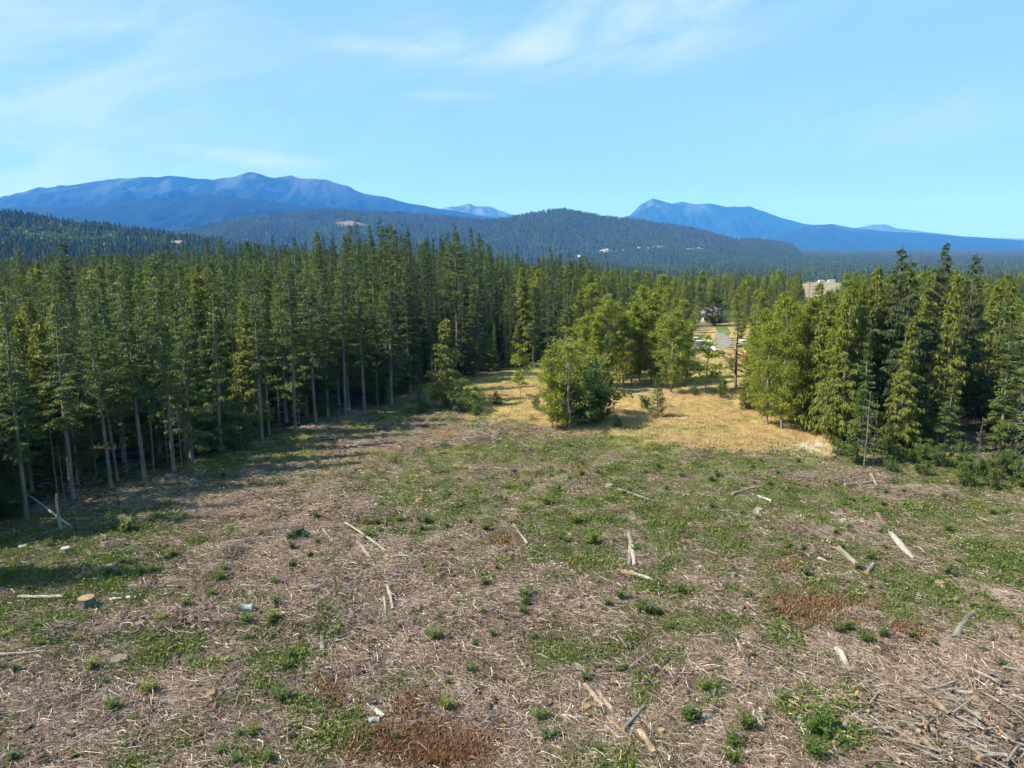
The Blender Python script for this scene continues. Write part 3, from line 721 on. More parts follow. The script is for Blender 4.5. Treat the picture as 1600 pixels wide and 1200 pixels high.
# ------------------------------------------------------------------ trees told apart one by one: base pixel, row of the tip, kind, width
LIST = [
 (42, 812, 440, 'pine', 1.0, 'tall conifer with bare pale trunk scarred at its foot, leftmost on the forest edge'),
 (-45, 842, 430, 'pine', 1.0, 'tall conifer cut by the left border of the view'),
 (114, 783, 412, 'pine', 1.1, 'tall conifer with thick bare grey trunk right behind the leaning dead pole'),
 (174, 764, 425, 'pine', .9, 'tall conifer with straight grey trunk, close in front of a thinner one'),
 (184, 752, 440, 'pine', .7, 'thin conifer standing close behind a thicker straight grey trunk'),
 (226, 750, 408, 'pine', 1.1, 'tall conifer with long clean trunk above the pale stump flakes at the forest foot'),
 (272, 738, 400, 'pine', .95, 'tall conifer with slightly leaning trunk beside thin dead stems'),
 (300, 722, 405, 'green', 1.0, 'leafy green conifer behind the thin dead stems on the forest edge'),
 (345, 705, 400, 'green', 1.1, 'bushy conifer with foliage low down, behind the small young fir'),
 (409, 688, 405, 'pine', 1.0, 'conifer with stout leaning dark trunk just right of the small young fir'),
 (421, 680, 410, 'pine', .75, 'slender conifer right behind the stout leaning trunk'),
 (462, 674, 398, 'pine', .9, 'conifer with thin pale trunk between the leaning trunk and a straight one'),
 (493, 661, 385, 'pine', 1.0, 'conifer with straight pale trunk flared at the ground'),
 (513, 652, 378, 'fir', .9, 'dark fir with narrow top rising over the forest skyline near its notch'),
 (540, 648, 372, 'pine', .9, 'conifer with thin trunk on the edge, left of the tallest firs'),
 (570, 642, 372, 'pine', 1.0, 'conifer with pale lower trunk below the tallest firs'),
 (612, 632, 350, 'fir', 1.05, 'tallest dark fir in the skyline of the left forest'),
 (641, 612, 362, 'fir', .95, 'dark fir with pointed tip right of the tallest one'),
 (676, 600, 372, 'fir', .9, 'dark fir behind the shaggy light green cedar'),
 (745, 588, 363, 'fir', 1.0, 'dark fir with lone sharp tip over the middle of the forest'),
 (378, 702, 618, 'young', 1.0, 'small young fir with layered branches in front of the dark forest edge'),
 (694, 636, 497, 'shaggy', 1.15, 'shaggy light green cedar lit by the sun in front of the dark forest'),
 (722, 642, 592, 'bush', 1.0, 'green shrub at the right foot of the shaggy light green cedar'),
 (656, 644, 602, 'young', 1.1, 'dark young fir at the left foot of the shaggy light green cedar'),
 (742, 650, 622, 'bush', .8, 'low green shrub at the edge of the tan meadow'),
 (811, 620, 535, 'sapling', 1.1, 'thin young tree alone in the tan meadow'),
 (893, 664, 512, 'bushy', 1.05, 'broad bushy green tree in the middle of the meadow edge'),
 (862, 668, 545, 'alder', 1.0, 'leafy tree with thin pale trunk at the left of the broad bushy clump'),
 (922, 656, 560, 'bush', 1.15, 'leafy shrub filling the right side of the broad bushy clump'),
 (880, 662, 600, 'bush', 1.0, 'low leafy shrub at the foot of the broad bushy clump'),
 (948, 604, 456, 'alder', 1.0, 'yellow green alder behind the broad bushy clump'),
 (975, 606, 490, 'alder', 1.1, 'light green alder with pale trunk foot on the meadow'),
 (1000, 596, 445, 'alder', 1.0, 'tall light green alder left of the round one'),
 (1048, 612, 483, 'alder', 1.25, 'full light green alder standing forward on the meadow'),
 (1072, 600, 505, 'alder', 1.0, 'smaller alder touching the right side of the full light green one'),
 (1027, 652, 585, 'young', .9, 'small ragged conifer in the dry grass below the full light green alder'),
 (1102, 612, 520, 'sapling', 1.5, 'open young tree standing in front of the white van'),
 (1149, 606, 488, 'fir', 1.9, 'narrow dark fir right of the gravel drive'),
 (1115, 509, 463, 'cedarball', 1.5, 'dark rounded evergreen hiding half of the white house'),
 (1086, 520, 478, 'alder', .9, 'leafy tree at the left end of the dry verge'),
 (1158, 540, 486, 'alder', .9, 'leafy tree close behind the narrow dark fir'),
 (1092, 508, 470, 'alder', 1.0, 'leafy tree left of the white house'),
 (1150, 512, 460, 'alder', 1.1, 'leafy tree right of the dark rounded evergreen'),
 (1180, 618, 500, 'alder', .9, 'light green alder left of the clustered thin trunks'),
 (1198, 664, 500, 'alder', 0.78, 'leafy tree on two thin trunks at the meadow edge'),
 (1222, 670, 462, 'alder', 0.78, 'tall leafy tree with clustered straight trunks at the meadow edge'),
 (1240, 652, 470, 'alder', 0.78, 'leafy tree just behind the clustered straight trunks'),
 (1262, 655, 440, 'cedar', 1.0, 'yellow green cedar between the clustered trunks and the big right stand'),
 (1290, 660, 455, 'alder', 0.78, 'light green tree filling the left end of the big right stand'),
 (1312, 692, 432, 'cedar', .95, 'yellowish cedar with see-through branches and pale trunk at the left of the right stand'),
 (1342, 680, 415, 'cedar', 1.0, 'yellow green cedar just left of the tall dark hemlocks'),
 (1380, 682, 384, 'hemlock', .85, 'tall dark hemlock with broad crown, left of the two tallest'),
 (1405, 690, 405, 'hemlock', .9, 'dark hemlock with drooping layered limbs in the front of the right stand'),
 (1440, 676, 378, 'hemlock', .75, 'tall dark hemlock with the highest narrow tip of the right stand'),
 (1462, 694, 425, 'cedar', .95, 'sunlit yellow green cedar with hanging sprays in the right stand'),
 (1490, 668, 395, 'hemlock', .75, 'dark hemlock at the right end of the tall stand'),
 (1425, 700, 640, 'bush', 1.1, 'leafy green shrub under the drooping hemlock'),
 (1350, 730, 612, 'thin', 1.3, 'thin pale trunked young tree standing forward of the right stand'),
 (1364, 726, 625, 'thin', 1.1, 'second thin pale trunk standing forward of the right stand'),
 (1338, 722, 612, 'young', .9, 'bushy young conifer behind the two thin pale trunks'),
 (1385, 716, 655, 'young', 1.0, 'grey green young conifer right of the two thin pale trunks'),
 (1284, 716, 665, 'thin', 1.0, 'dead grey sapling beside the pale gravel patch'),
 (1524, 752, 652, 'thin', .9, 'thin bare grey sapling in front of the shady track'),
 (872, 658, 538, 'cedar', 1.2, 'yellow green cedar rising in the left of the broad bushy clump'),
 (932, 662, 610, 'bush', .8, 'low shrub at the right end of the broad bushy clump'),
 (776, 634, 612, 'bush', .7, 'small shrub in the tan meadow left of the thin young tree'),
 (838, 640, 618, 'bush', .7, 'small shrub left of the broad bushy clump'),
 (1010, 640, 615, 'bush', .8, 'small shrub above the ragged small conifer in the dry grass'),
 (965, 668, 650, 'bush', .8, 'low green shrub right of the broad bushy clump on dry grass'),
 (1128, 622, 590, 'bush', .7, 'shrub behind the dry grass right of the open young tree'),
 (1085, 618, 594, 'young', .8, 'small fir left of the open young tree'),
 (1160, 640, 606, 'young', .8, 'small fir in the dry grass below the narrow dark fir'),
 (912, 604, 492, 'alder', 1.1, 'leafy tree just above the broad bushy clump'),
 (930, 612, 500, 'alder', 1.1, 'leafy tree right behind the top of the broad bushy clump'),
 (962, 590, 470, 'alder', 1.0, 'pale green alder between the yellow green one and the tall one'),
 (988, 600, 470, 'alder', 1.1, 'light green alder close left of the tall light green one'),
 (1018, 600, 452, 'alder', 1.1, 'light green alder close right of the tall light green one'),
 (1032, 606, 490, 'cedar', .9, 'small cedar left of the full light green alder'),
 (1064, 590, 465, 'alder', 1.0, 'alder behind the right side of the full light green one'),
 (1172, 640, 500, 'cedar', .9, 'small yellow green cedar right of the narrow dark fir'),
 (1188, 650, 480, 'alder', 0.78, 'light green tree at the left of the clustered thin trunks'),
 (1210, 645, 455, 'alder', 0.78, 'tall light green tree right behind the clustered thin trunks'),
 (1252, 664, 462, 'alder', 0.78, 'yellowish leafy tree right of the clustered straight trunks'),
 (1276, 674, 452, 'cedar', 1.1, 'yellow green cedar at the left end of the big right stand'),
 (1300, 680, 470, 'alder', 0.78, 'leafy tree before the yellowish see-through cedar'),
 (1326, 686, 440, 'cedar', .9, 'cedar between the see-through one and the dark hemlocks'),
 (1400, 706, 500, 'cedar', 1.0, 'young cedar with hanging sprays at the front of the right stand'),
 (1346, 704, 520, 'green', 1.1, 'mid green conifer low in front of the yellow green cedars'),
 (1474, 708, 575, 'green', 1.2, 'bushy conifer beside the left side of the shady track'),
 (1562, 708, 500, 'green', 1.2, 'mid green conifer left of the one with bare pale limbs'),
 (1600, 700, 450, 'green', 1.1, 'mid green conifer behind the one with bare pale limbs'),
 (1625, 720, 470, 'sparse', .9, 'ragged pale limbed conifer outside the right border'),
 (1370, 708, 672, 'bush', .9, 'dark shrub between the two thin trunks and the young cedar'),
 (1425, 722, 690, 'bush', 1.0, 'light green shrub at the middle of the right stand foot'),
 (1470, 728, 694, 'bush', .9, 'low shrub just left of the shady track mouth'),
 (1390, 736, 712, 'bush', .8, 'low bramble forward of the right stand'),
 (1440, 742, 716, 'bush', .8, 'low bramble forward of the shady track'),
 (1590, 760, 722, 'bush', .9, 'low shrub in the corner by the right border'),
 (1555, 764, 728, 'bush', .8, 'low bramble right of the thin bare grey sapling'),
 (1512, 760, 722, 'bush', .8, 'low shrub left of the thin bare grey sapling'),
 (1310, 712, 684, 'bush', .8, 'shrub at the edge of the pale gravel patch'),
 (1583, 704, 445, 'sparse', 1.05, 'large conifer with bare pale lower limbs, at the right border'),
 (1604, 716, 500, 'sparse', .9, 'ragged conifer cut by the right border of the view'),
 (1532, 672, 520, 'fir', 1.1, 'dark conifer beside the shady track'),
 (1546, 655, 436, 'cedar', 1.2, 'tall green cedar behind the shady track'),
 (1575, 742, 700, 'bush', 1.0, 'dense low shrub under the conifer with bare pale limbs'),
 (1500, 735, 690, 'bush', .8, 'low shrub at the mouth of the shady track'),
 (1405, 722, 695, 'bush', .9, 'low bright shrub along the foot of the right stand'),
 (1448, 720, 686, 'bush', .9, 'rounded shrub left of the shady track'),
 (1545, 748, 700, 'bush', .8, 'leafy shrub behind the thin bare grey sapling'),
 (1610, 752, 702, 'bush', 1.0, 'shrub cut by the right border of the view'),
]
for q in LIST:
    px, py, top, kind, wd, lab = q
    P = hit(px, py)
    # crowns swing outward from the picture's middle with height, so the tip is met by its row only
    tree(kind, P, height_to(P, top), lab, None, wd)

# thin dead stems along the left edge
for (px, py, top, lab) in ((150, 742, 560, None), (103, 792, 690, None), (90, 770, 600, None), (262, 722, 600, None), (285, 735, 620, None), (295, 730, 640, None), (200, 742, 600, None), (240, 735, 560, None), (437, 668, 590, None), (530, 652, 590, None), (606, 640, 590, None), (590, 636, 560, None), (660, 610, 540, None), (620, 628, 540, None), (655, 606, 560, None)):
    P = hit(px, py)
    tree('thin', P, height_to(P, top), 'thin bare stem standing in the shade of the forest edge', 'thin bare stems along the forest edge', 1.0)

# ------------------------------------------------------------------ the stands: trees one by one near, the rest as forest
SKYN = ([920, 945, 1000, 1060, 1150, 1200, 1245], [404, 468, 456, 474, 476, 466, 452])   # nearer, lower trees of the middle right
SKY = ([-300, 0, 150, 300, 420, 480, 530, 600, 640, 700, 760, 800, 900, 950, 1000, 1060, 1150, 1235, 1252, 1312, 1325, 1350, 1390, 1440, 1490, 1530, 1600, 1900],
       [392, 400, 388, 384, 382, 370, 362, 352, 357, 360, 366, 396, 398, 410, 418, 434, 444, 442, 474, 474, 446, 436, 424, 420, 424, 432, 428, 424])
cand = []
placed = list(TREEPOS)
cellsz = 3.0; grid = {}
def gput(x, y): grid.setdefault((int(x // cellsz), int(y // cellsz)), []).append((x, y))
for p in placed: gput(*p)
def crowded(x, y, d):
    ci, cj = int(x // cellsz), int(y // cellsz); k = int(d // cellsz) + 1
    for a in range(ci - k, ci + k + 1):
        for b in range(cj - k, cj + k + 1):
            for (u, v) in grid.get((a, b), ()):
                if (u - x) ** 2 + (v - y) ** 2 < d * d: return True
    return False
g = np.random.default_rng(77)
N0 = 62000
yy = 30 + (640 - 30) * g.random(N0) ** .62
xx = (g.random(N0) * 2 - 1) * (.80 * yy + 14)
zz = surf(xx, yy)
bx, by = proj(xx, yy, zz)
fx_edge = np.interp(bx, *EDGE) - 3
for i in np.argsort(yy):
    x, y, px, py = xx[i], yy[i], bx[i], by[i]
    if px < -170 or px > 1770 or py >= fx_edge[i]: continue
    if inpoly(np.array(px), np.array(py), YARD) or any(inpoly(np.array(px), np.array(py), p) for p in POLYS): continue
    d = math.hypot(x, y)
    if 1080 < px < 1165 and 484 < py < 600: continue
    sp = (1.85 if px < 905 and d < 150 else 2.3 if px < 905 else 2.7) if d < 190 else 4.4 if d < 330 else 6.0
    if 940 < px < 1320: sp *= 1.1
    if crowded(x, y, sp): continue
    sk = float(np.interp(px, *SKY)) if not (d < 190 and 925 < px < 1245) else float(np.interp(px, *SKYN))
    P = (x, y, zz[i])
    jit = (-16 + 28 * g.random() if d > 75 else 20 * g.random()) if g.random() < .15 else 16 + 90 * g.random()
    cap = height_to(P, (sk if d < 300 or 1248 < px < 1316 else min(sk, 424)) + jit * (1 if d < 190 else .25))
    right = px > 1240
    if d < 190 and px < 905: kind = g.choice(['fir', 'pine', 'green', 'cedar'], p=[.60, .08, .24, .08] if px > 470 else [.26, .12, .40, .22])
    elif right and d < 190: kind = g.choice(['cedar', 'alder', 'fir', 'green'], p=[.38, .10, .30, .22])
    elif d < 190: kind = g.choice(['alder', 'cedar', 'fir', 'green'], p=[.5, .2, .2, .1])
    else: kind = g.choice(['fir', 'green', 'alder', 'cedar'], p=[.45, .2, .25, .1])
    nat = {'fir': 24, 'pine': 22, 'green': 21, 'cedar': 17, 'alder': 14}[kind] * (.8 + .4 * g.random())
    h = min(cap, nat if d > 190 or (kind in ('alder', 'cedar') and not right) else 30)
    if d < 150 and px < 905 and g.random() < .46: kind, h = ('green', min(h, 5.5 + 8 * g.random())) if g.random() < .6 else ('young', 2.5 + 3.5 * g.random())
    if px < 905 and d < 190 and kind != 'young' and g.random() < .3: h *= .6 + .3 * g.random()
    if h < 2.4: continue
    gput(x, y); cand.append((d, kind, P, h, px))
cand.sort(key=lambda q: q[0])
FOREST_LAB = {('fir', 0): ('dark narrow fir in the dense left forest', 'dark firs of the dense left forest'),
              ('pine', 0): ('bare trunked conifer in the dense left forest', 'bare trunked conifers of the dense left forest'),
              ('green', 0): ('mid green conifer in the dense left forest', 'mid green conifers of the dense left forest'),
              ('young', 0): ('shaded young conifer under the left forest', 'young conifers under the left forest'),
              ('cedar', 0): ('yellow green cedar in the dense left forest', 'cedars of the dense left forest'),
              ('alder', 1): ('light green leafy tree in the loose stand', 'leafy trees in the loose stand'),
              ('cedar', 1): ('yellow green cedar in the loose stand', 'cedars in the loose stand'),
              ('fir', 1): ('dark fir in the loose stand', 'dark firs in the loose stand'),
              ('green', 1): ('mid green conifer in the loose stand', 'mid green conifers in the loose stand'),
              ('alder', 2): ('light green leafy tree deep in the right stand', 'leafy trees deep in the right stand'),
              ('cedar', 2): ('yellow green cedar deep in the right stand', 'cedars deep in the right stand'),
              ('fir', 2): ('dark fir deep in the right stand', 'dark firs deep in the right stand'),
              ('green', 2): ('mid green conifer deep in the right stand', 'mid green conifers deep in the right stand')}
count = {}; rest = []
for (d, kind, P, h, px) in cand:
    kk = 'con' if kind not in ('alder', 'young') else kind
    zone = 0 if px < 905 else 1 if px < 1240 else 2
    lim = 290 if kk == 'con' else 150
    if d < 235 and count.get(kk, 0) < lim and (kind, zone) in FOREST_LAB:
        count[kk] = count.get(kk, 0) + 1
        lb, gr = FOREST_LAB[(kind, zone)]
        if zone == 0:
            where = 'near the left border' if px < 200 else 'in its left half' if px < 430 else 'in its middle' if px < 620 else 'towards its right end'
            dp = 'close up' if d < 95 else 'far in'
            lb, gr = f'{lb}, {where}, {dp}', f'{gr}, {where}, {dp}'
        elif zone == 1:
            where = 'left of the drive' if px < 1090 else 'right of the drive'; lb, gr = f'{lb}, {where}', f'{gr}, {where}'
        else:
            where = 'left part' if px < 1340 else 'middle part' if px < 1500 else 'right part'; lb, gr = f'{lb}, {where}', f'{gr}, {where}'
        tree(kind, P, h, lb, gr, (.95 + .65 * random.random()) if px < 905 else (.85 + .4 * random.random()))
    else: rest.append((kind, P, h))

# ------------------------------------------------------------------ scatter of uncountable things (geometry nodes, one object each)
def scatter(name, protos, P, rz, sc, idx, tilt=None):
    col = bpy.data.collections.new(name + '_pieces')
    for i, me in enumerate(protos):
        o = bpy.data.objects.new(f'{name}_piece_{i:02d}', me); col.objects.link(o)
    me = bpy.data.meshes.new(name)
    n = len(P)
    me.vertices.add(n); me.vertices.foreach_set('co', np.ascontiguousarray(P, np.float32).ravel())
    rot = np.zeros((n, 3), np.float32); rot[:, 2] = rz
    if tilt is not None: rot[:, :2] = tilt
    a = me.attributes.new('rot', 'FLOAT_VECTOR', 'POINT'); a.data.foreach_set('vector', rot.ravel())
    sc = np.asarray(sc, np.float32)
    if sc.ndim == 1: sc = np.repeat(sc[:, None], 3, 1)
    a = me.attributes.new('siz', 'FLOAT_VECTOR', 'POINT'); a.data.foreach_set('vector', np.ascontiguousarray(sc).ravel())
    a = me.attributes.new('idx', 'INT', 'POINT'); a.data.foreach_set('value', np.ascontiguousarray(idx, np.int32))
    o = link(bpy.data.objects.new(name, me))
    ng = bpy.data.node_groups.new(name, 'GeometryNodeTree')
    ng.interface.new_socket('Geometry', in_out='INPUT', socket_type='NodeSocketGeometry')
    ng.interface.new_socket('Geometry', in_out='OUTPUT', socket_type='NodeSocketGeometry')
    N, L = ng.nodes, ng.links
    gi, go_ = N.new('NodeGroupInput'), N.new('NodeGroupOutput')
    iop = N.new('GeometryNodeInstanceOnPoints'); ci = N.new('GeometryNodeCollectionInfo')
    ci.inputs['Collection'].default_value = col
    ci.inputs['Separate Children'].default_value = True; ci.inputs['Reset Children'].default_value = True
    def attr(nm, typ):
        q = N.new('GeometryNodeInputNamedAttribute'); q.data_type = typ; q.inputs['Name'].default_value = nm; return q.outputs['Attribute']
    e2r = N.new('FunctionNodeEulerToRotation'); L.new(attr('rot', 'FLOAT_VECTOR'), e2r.inputs[0])
    L.new(gi.outputs[0], iop.inputs['Points']); L.new(ci.outputs[0], iop.inputs['Instance'])
    iop.inputs['Pick Instance'].default_value = True
    L.new(attr('idx', 'INT'), iop.inputs['Instance Index']); L.new(e2r.outputs[0], iop.inputs['Rotation']); L.new(attr('siz', 'FLOAT_VECTOR'), iop.inputs['Scale'])
    L.new(iop.outputs[0], go_.inputs[0])
    md = o.modifiers.new('scatter', 'NODES'); md.node_group = ng
    return tag(o, kind='stuff')

KM = ['fir', 'green', 'alder', 'cedar', 'pine', 'young']
pm, pidx = [], {}
for k in KM:
    for j, pr in enumerate(PR[k][:3]):
        pidx.setdefault(k, []).append((len(pm), pr.H)); pm.append(pr.merged('forest_tree'))
if rest:
    P = np.array([q[1] for q in rest]); pick = [pidx[q[0]][random.randrange(len(pidx[q[0]]))] for q in rest]
    s = np.array([q[2] / p_[1] for q, p_ in zip(rest, pick)])
    w = s * (.9 + .4 * np.random.default_rng(1).random(len(s)))
    o = scatter('mid_distance_forest', pm, P, np.random.default_rng(2).random(len(s)) * 6.28, np.stack([w, w, s], 1), [p_[0] for p_ in pick])
    tag(o, 'mixed forest continuing behind the nearest trees', 'forest')

# far trees: simple layered conifers and leafy heads
def far_conifer(seed):
    g_ = np.random.default_rng(seed); V, T, C = [], [], []; n = 0
    lay = 6
    for k in range(lay):
        t = k / lay; z0 = 2 + 20 * t; z1 = z0 + 20 / lay * 1.7; r_ = 4.0 * (1 - t) ** .8 * (.8 + .4 * g_.random())
        m_ = 9
        a = np.arange(m_) / m_ * 6.283 + g_.random()
        rr = r_ * np.where(np.arange(m_) % 2 == 0, 1.15, .6) * (.75 + .5 * g_.random(m_))
        ring = np.stack([rr * np.cos(a), rr * np.sin(a), z0 + g_.normal(0, .5, m_)], 1)
        V.append(np.vstack([ring, [(0, 0, min(z1, 23))]]))
        j = np.arange(m_); T.append(np.stack([j, (j + 1) % m_, np.full(m_, m_)], 1) + n); n += m_ + 1
        C.append(np.append(np.clip(g_.normal(.4, .2, m_), 0, 1), .6))
    return mesh_of('far_conifer', np.concatenate(V), np.concatenate(T), [M_FIR if seed < 3 else M_FARTREE], None, np.concatenate(C))
def far_leafy(seed):
    g_ = np.random.default_rng(seed)
    k = 70
    u = norm(g_.normal(0, 1, (k, 3))); P = u * np.array((3.4, 3.4, 6.5)) * (.65 + .4 * g_.random((k, 1))) + np.array((0, 0, 8.5))
    d = norm(g_.normal(0, 1, (k, 3)) + u); s = norm(np.cross(d, norm(g_.normal(0, 1, (k, 3)))))
    V, T = diamonds(P, d, s, np.full(k, 3.0), np.full(k, 1.1), .2)
    return mesh_of('far_leafy', V, T, [M_SHRUB], None, np.repeat(np.clip(g_.normal(.3, .2, k), 0, 1), 4))
fp = [far_conifer(i) for i in range(6)] + [far_leafy(i) for i in range(3)]
def far_scatter(name, n, y0, y1, seed, tlo, thi, cond, label):
    g_ = np.random.default_rng(seed)
    y = np.sqrt(y0 ** 2 + (y1 ** 2 - y0 ** 2) * g_.random(n)); x = y * (tlo + (thi - tlo) * g_.random(n))
    z = surf(x, y); px, py = proj(x, y, z)
    ok = cond(x, y, z, px, py)
    for p in POLYS: ok &= ~inpoly(px, py + 1.0, p)
    ok &= (fbm(x / 90, y / 90, 3, seed) > .30)
    sc_ = np.where((px > 1242) & (px < 1326) & (py > 444) & (y < 1500), .45, 1.0)[ok]
    x, y, z = x[ok], y[ok], z[ok]; m_ = len(x)
    leafy = (fbm(x / 160, y / 160, 3, seed + 9) + g_.normal(0, .09, m_)) > .53
    dk = (fbm(x / 210 + 5, y / 330, 3, seed + 21) + g_.normal(0, .05, m_)) > .455
    idx = np.where(leafy, 6 + g_.integers(0, 3, m_), g_.integers(0, 3, m_) + np.where(dk, 0, 3))
    s = (.55 + .55 * g_.random(m_)) * np.where(leafy, .95, 1.0) * sc_
    o = scatter(name, fp, np.stack([x, y, z - .5], 1), g_.random(m_) * 6.28, np.stack([s * (.85 + .4 * g_.random(m_)), s, s], 1), idx)
    return tag(o, label, 'forest')
far_scatter('valley_forest', 62000, 560, 4200, 5, -.78, .78, lambda x, y, z, px, py: (left_hill.height(x, y) < ground_z(x, y)) & (mid_hill.height(x, y) < ground_z(x, y) + 15), 'dark forest covering the flat valley floor out to the hills')
far_scatter('left_hill_forest', 34000, 560, 1700, 6, -.95, .1, lambda x, y, z, px, py: left_hill.height(x, y) >= ground_z(x, y), 'dark forest covering the near hillside at the left')
far_scatter('middle_hill_forest', 60000, 2900, 4800, 8, -.66, .42, lambda x, y, z, px, py: mid_hill.height(x, y) >= ground_z(x, y) + 10, 'blue green forest covering the long hill in the middle distance')
far_scatter('distant_valley_forest', 26000, 4200, 8500, 9, .15, .78, lambda x, y, z, px, py: mid_hill.height(x, y) < ground_z(x, y) + 15, 'hazy forest of the far valley at the foot of the right mountains')

# ------------------------------------------------------------------ clear-cut litter, grass and ferns
def stick_pts(L_, bend, g_):
    t = np.linspace(0, 1, 4) - .5
    return np.stack([t * L_, bend * L_ * (t ** 2 - .08) * 2, np.zeros(4)], 1)
STICKCOL = [(0.329, 0.251, 0.208), (0.424, 0.335, 0.292), (0.236, 0.162, 0.123), (0.171, 0.112, 0.084), (0.542, 0.446, 0.385), (0.294, 0.206, 0.157), (0.100, 0.067, 0.052), (0.353, 0.251, 0.193), (0.142, 0.089, 0.070)]
def twig_mat(seed, n, Lm, rm, spread, zup, pale=0.0):
    g_ = np.random.default_rng(seed); m_ = MB()
    main = g_.random() * 3.14
    for i in range(n):
        L_ = Lm * (.35 + 1.1 * g_.random() ** 1.6)
        p = stick_pts(L_, g_.normal(0, .30 if g_.random() < .25 else .07), g_)
        a = main + g_.normal(0, .9); e = g_.normal(0, .09)
        ca, sa = math.cos(a), math.sin(a)
        q = np.stack([p[:, 0] * ca - p[:, 1] * sa, p[:, 0] * sa + p[:, 1] * ca, p[:, 0] * math.sin(e)], 1)
        q += np.array((g_.normal(0, spread), g_.normal(0, spread), abs(g_.normal(0, zup)) + .01))
        c = np.array(STICKCOL[g_.integers(0, len(STICKCOL))]) * (.75 + .5 * g_.random()) * (1 + pale)
        r_ = rm * (.4 + 1.0 * g_.random() ** 2)
        m_.tube(q, [r_, r_ * .9, r_ * .7, r_ * .35], 3, c)
    return m_.mesh('twigs', [M_WOOD])
TW = [twig_mat(i, 76, .46, .0095, .48, .03 if i < 5 else .08) for i in range(8)] + [twig_mat(20 + i, 22, 1.05, .015, .6, .06) for i in range(4)] + [twig_mat(40 + i, 60, .28, .014, .45, .02, .1) for i in range(3)]
def chips(seed):
    g_ = np.random.default_rng(seed); m_ = MB()
    for i in range(16):
        m_.box((g_.normal(0, .4), g_.normal(0, .4), .03), (.06 + .22 * g_.random(), .04 + .05 * g_.random(), .03), g_.random() * 3, np.array(((.40, .34, .27), (.34, .24, .15), (.42, .39, .34))[g_.integers(0, 3)]) * (.8 + .4 * g_.random()))
    return m_.mesh('chips', [M_WOOD])
TW += [chips(i) for i in range(2)]
def bark_bits(seed):
    g_ = np.random.default_rng(seed); m_ = MB()
    for i in range(13):
        m_.box((g_.normal(0, .5), g_.normal(0, .5), .02 + .04 * g_.random()), (.10 + .40 * g_.random() ** 2, .05 + .12 * g_.random(), .05), g_.random() * 3, np.array(((.060, .042, .032), (.10, .068, .048), (.045, .035, .030), (.16, .095, .06))[g_.integers(0, 4)]) * (.8 + .5 * g_.random()), taper=.7)
    return m_.mesh('bark_bits', [M_WOOD])
TW += [bark_bits(i) for i in range(3)]
def cut_points(n, seed, y0=23.0, y1=96.0):
    g_ = np.random.default_rng(seed)
    u = g_.random(n)
    y = 1 / (1 / y0 - u * (1 / y0 - 1 / y1))          # more points where they show larger
    x = (g_.random(n) * 2 - 1) * (.74 * y + 4)
    return x, y, g_
x, y, g_ = cut_points(38000, 31)
ok, px, py, meadow, gr, rust, pale, forest, mg, n1, n2 = weights(x, y)
dens = np.clip((1 - .72 * gr) * np.clip(1 - 1.6 * rust, 0, 1) * (1 - meadow) * (1 - .75 * forest) * (1 - .5 * pale), 0, 1) * (.12 + 1.75 * np.clip(n1 + .5 * (n2 - .5), 0, 1)) + .9 * np.clip(heap_mask(x, y), 0, 1)
k = g_.random(len(x)) < dens * .95
x, y = x[k], y[k]; m_ = len(x)
hm = heap_mask(x, y)
z = ground_z(x, y)
idx = g_.choice(len(TW), m_, p=np.array([7] * 8 + [4] * 4 + [8] * 3 + [1.2] * 2 + [8] * 3) / (56 + 16 + 24 + 2.4 + 24))
tl = g_.normal(0, .06, (m_, 2)) * (1 + 1.5 * np.clip(hm, 0, 1))[:, None]
o = scatter('slash_litter', TW, np.stack([x, y, z], 1), g_.random(m_) * 6.28, .7 + .6 * g_.random(m_), idx, tl)
tag(o, 'grey brown twigs, bark and splinters littering the clear-cut', 'slash')

def tuft(seed, n, h, spread, wid, mat, lean=.5):
    g_ = np.random.default_rng(seed)
    P = np.stack([g_.normal(0, spread, n), g_.normal(0, spread, n), np.zeros(n)], 1)
    a = g_.random(n) * 6.283
    D = norm(np.stack([np.cos(a) * lean * g_.random(n) * 1.6, np.sin(a) * lean * g_.random(n) * 1.6, np.ones(n)], 1))
    S = np.stack([-np.sin(a), np.cos(a), 0 * a], 1)
    V, T = diamonds(P, D, S, h * (.5 + .8 * g_.random(n)), wid * (.7 + .6 * g_.random(n)), .15)
    return mesh_of('tuft', V, T, [mat], None, np.repeat(np.clip(g_.normal(.45, .25, n), 0, 1), 4))
def lay_tufts(name, mats_protos, n, seed, wfun, hs, label, y0=23.0, y1=125.0, cat='grass'):
    x, y, g_ = cut_points(n, seed, y0, y1)
    W = weights(x, y)
    k = g_.random(len(x)) < wfun(*W)
    x, y = x[k], y[k]; m_ = len(x)
    o = scatter(name, mats_protos, np.stack([x, y, ground_z(x, y) - .02], 1), g_.random(m_) * 6.28, hs * (.6 + .8 * g_.random(m_)), g_.integers(0, len(mats_protos), m_))
    return tag(o, label, cat)
lay_tufts('green_grass', [tuft(i, 46, .22, .30, .022, M_GRASS, .9) for i in range(4)], 60000, 51,
          lambda ok, px, py, me, gr, ru, pa, fo, mg, n1, n2: np.clip((gr * 1.5 - .12) * (1 - me * .9) * (1 - ru) + me * mg * .35, 0, 1) * (1 - .6 * fo), 1.0, 'short green grass and moss patches over the clear-cut')
lay_tufts('dry_meadow_grass', [tuft(10 + i, 60, .28, .40, .018, M_DRY, .7) for i in range(4)], 30000, 52,
          lambda ok, px, py, me, gr, ru, pa, fo, mg, n1, n2: me * (1 - .7 * mg) * (1 - pa) * (1 - fo), 1.0, 'tan dry grass of the meadow behind the clear-cut', 60.0, 150.0)
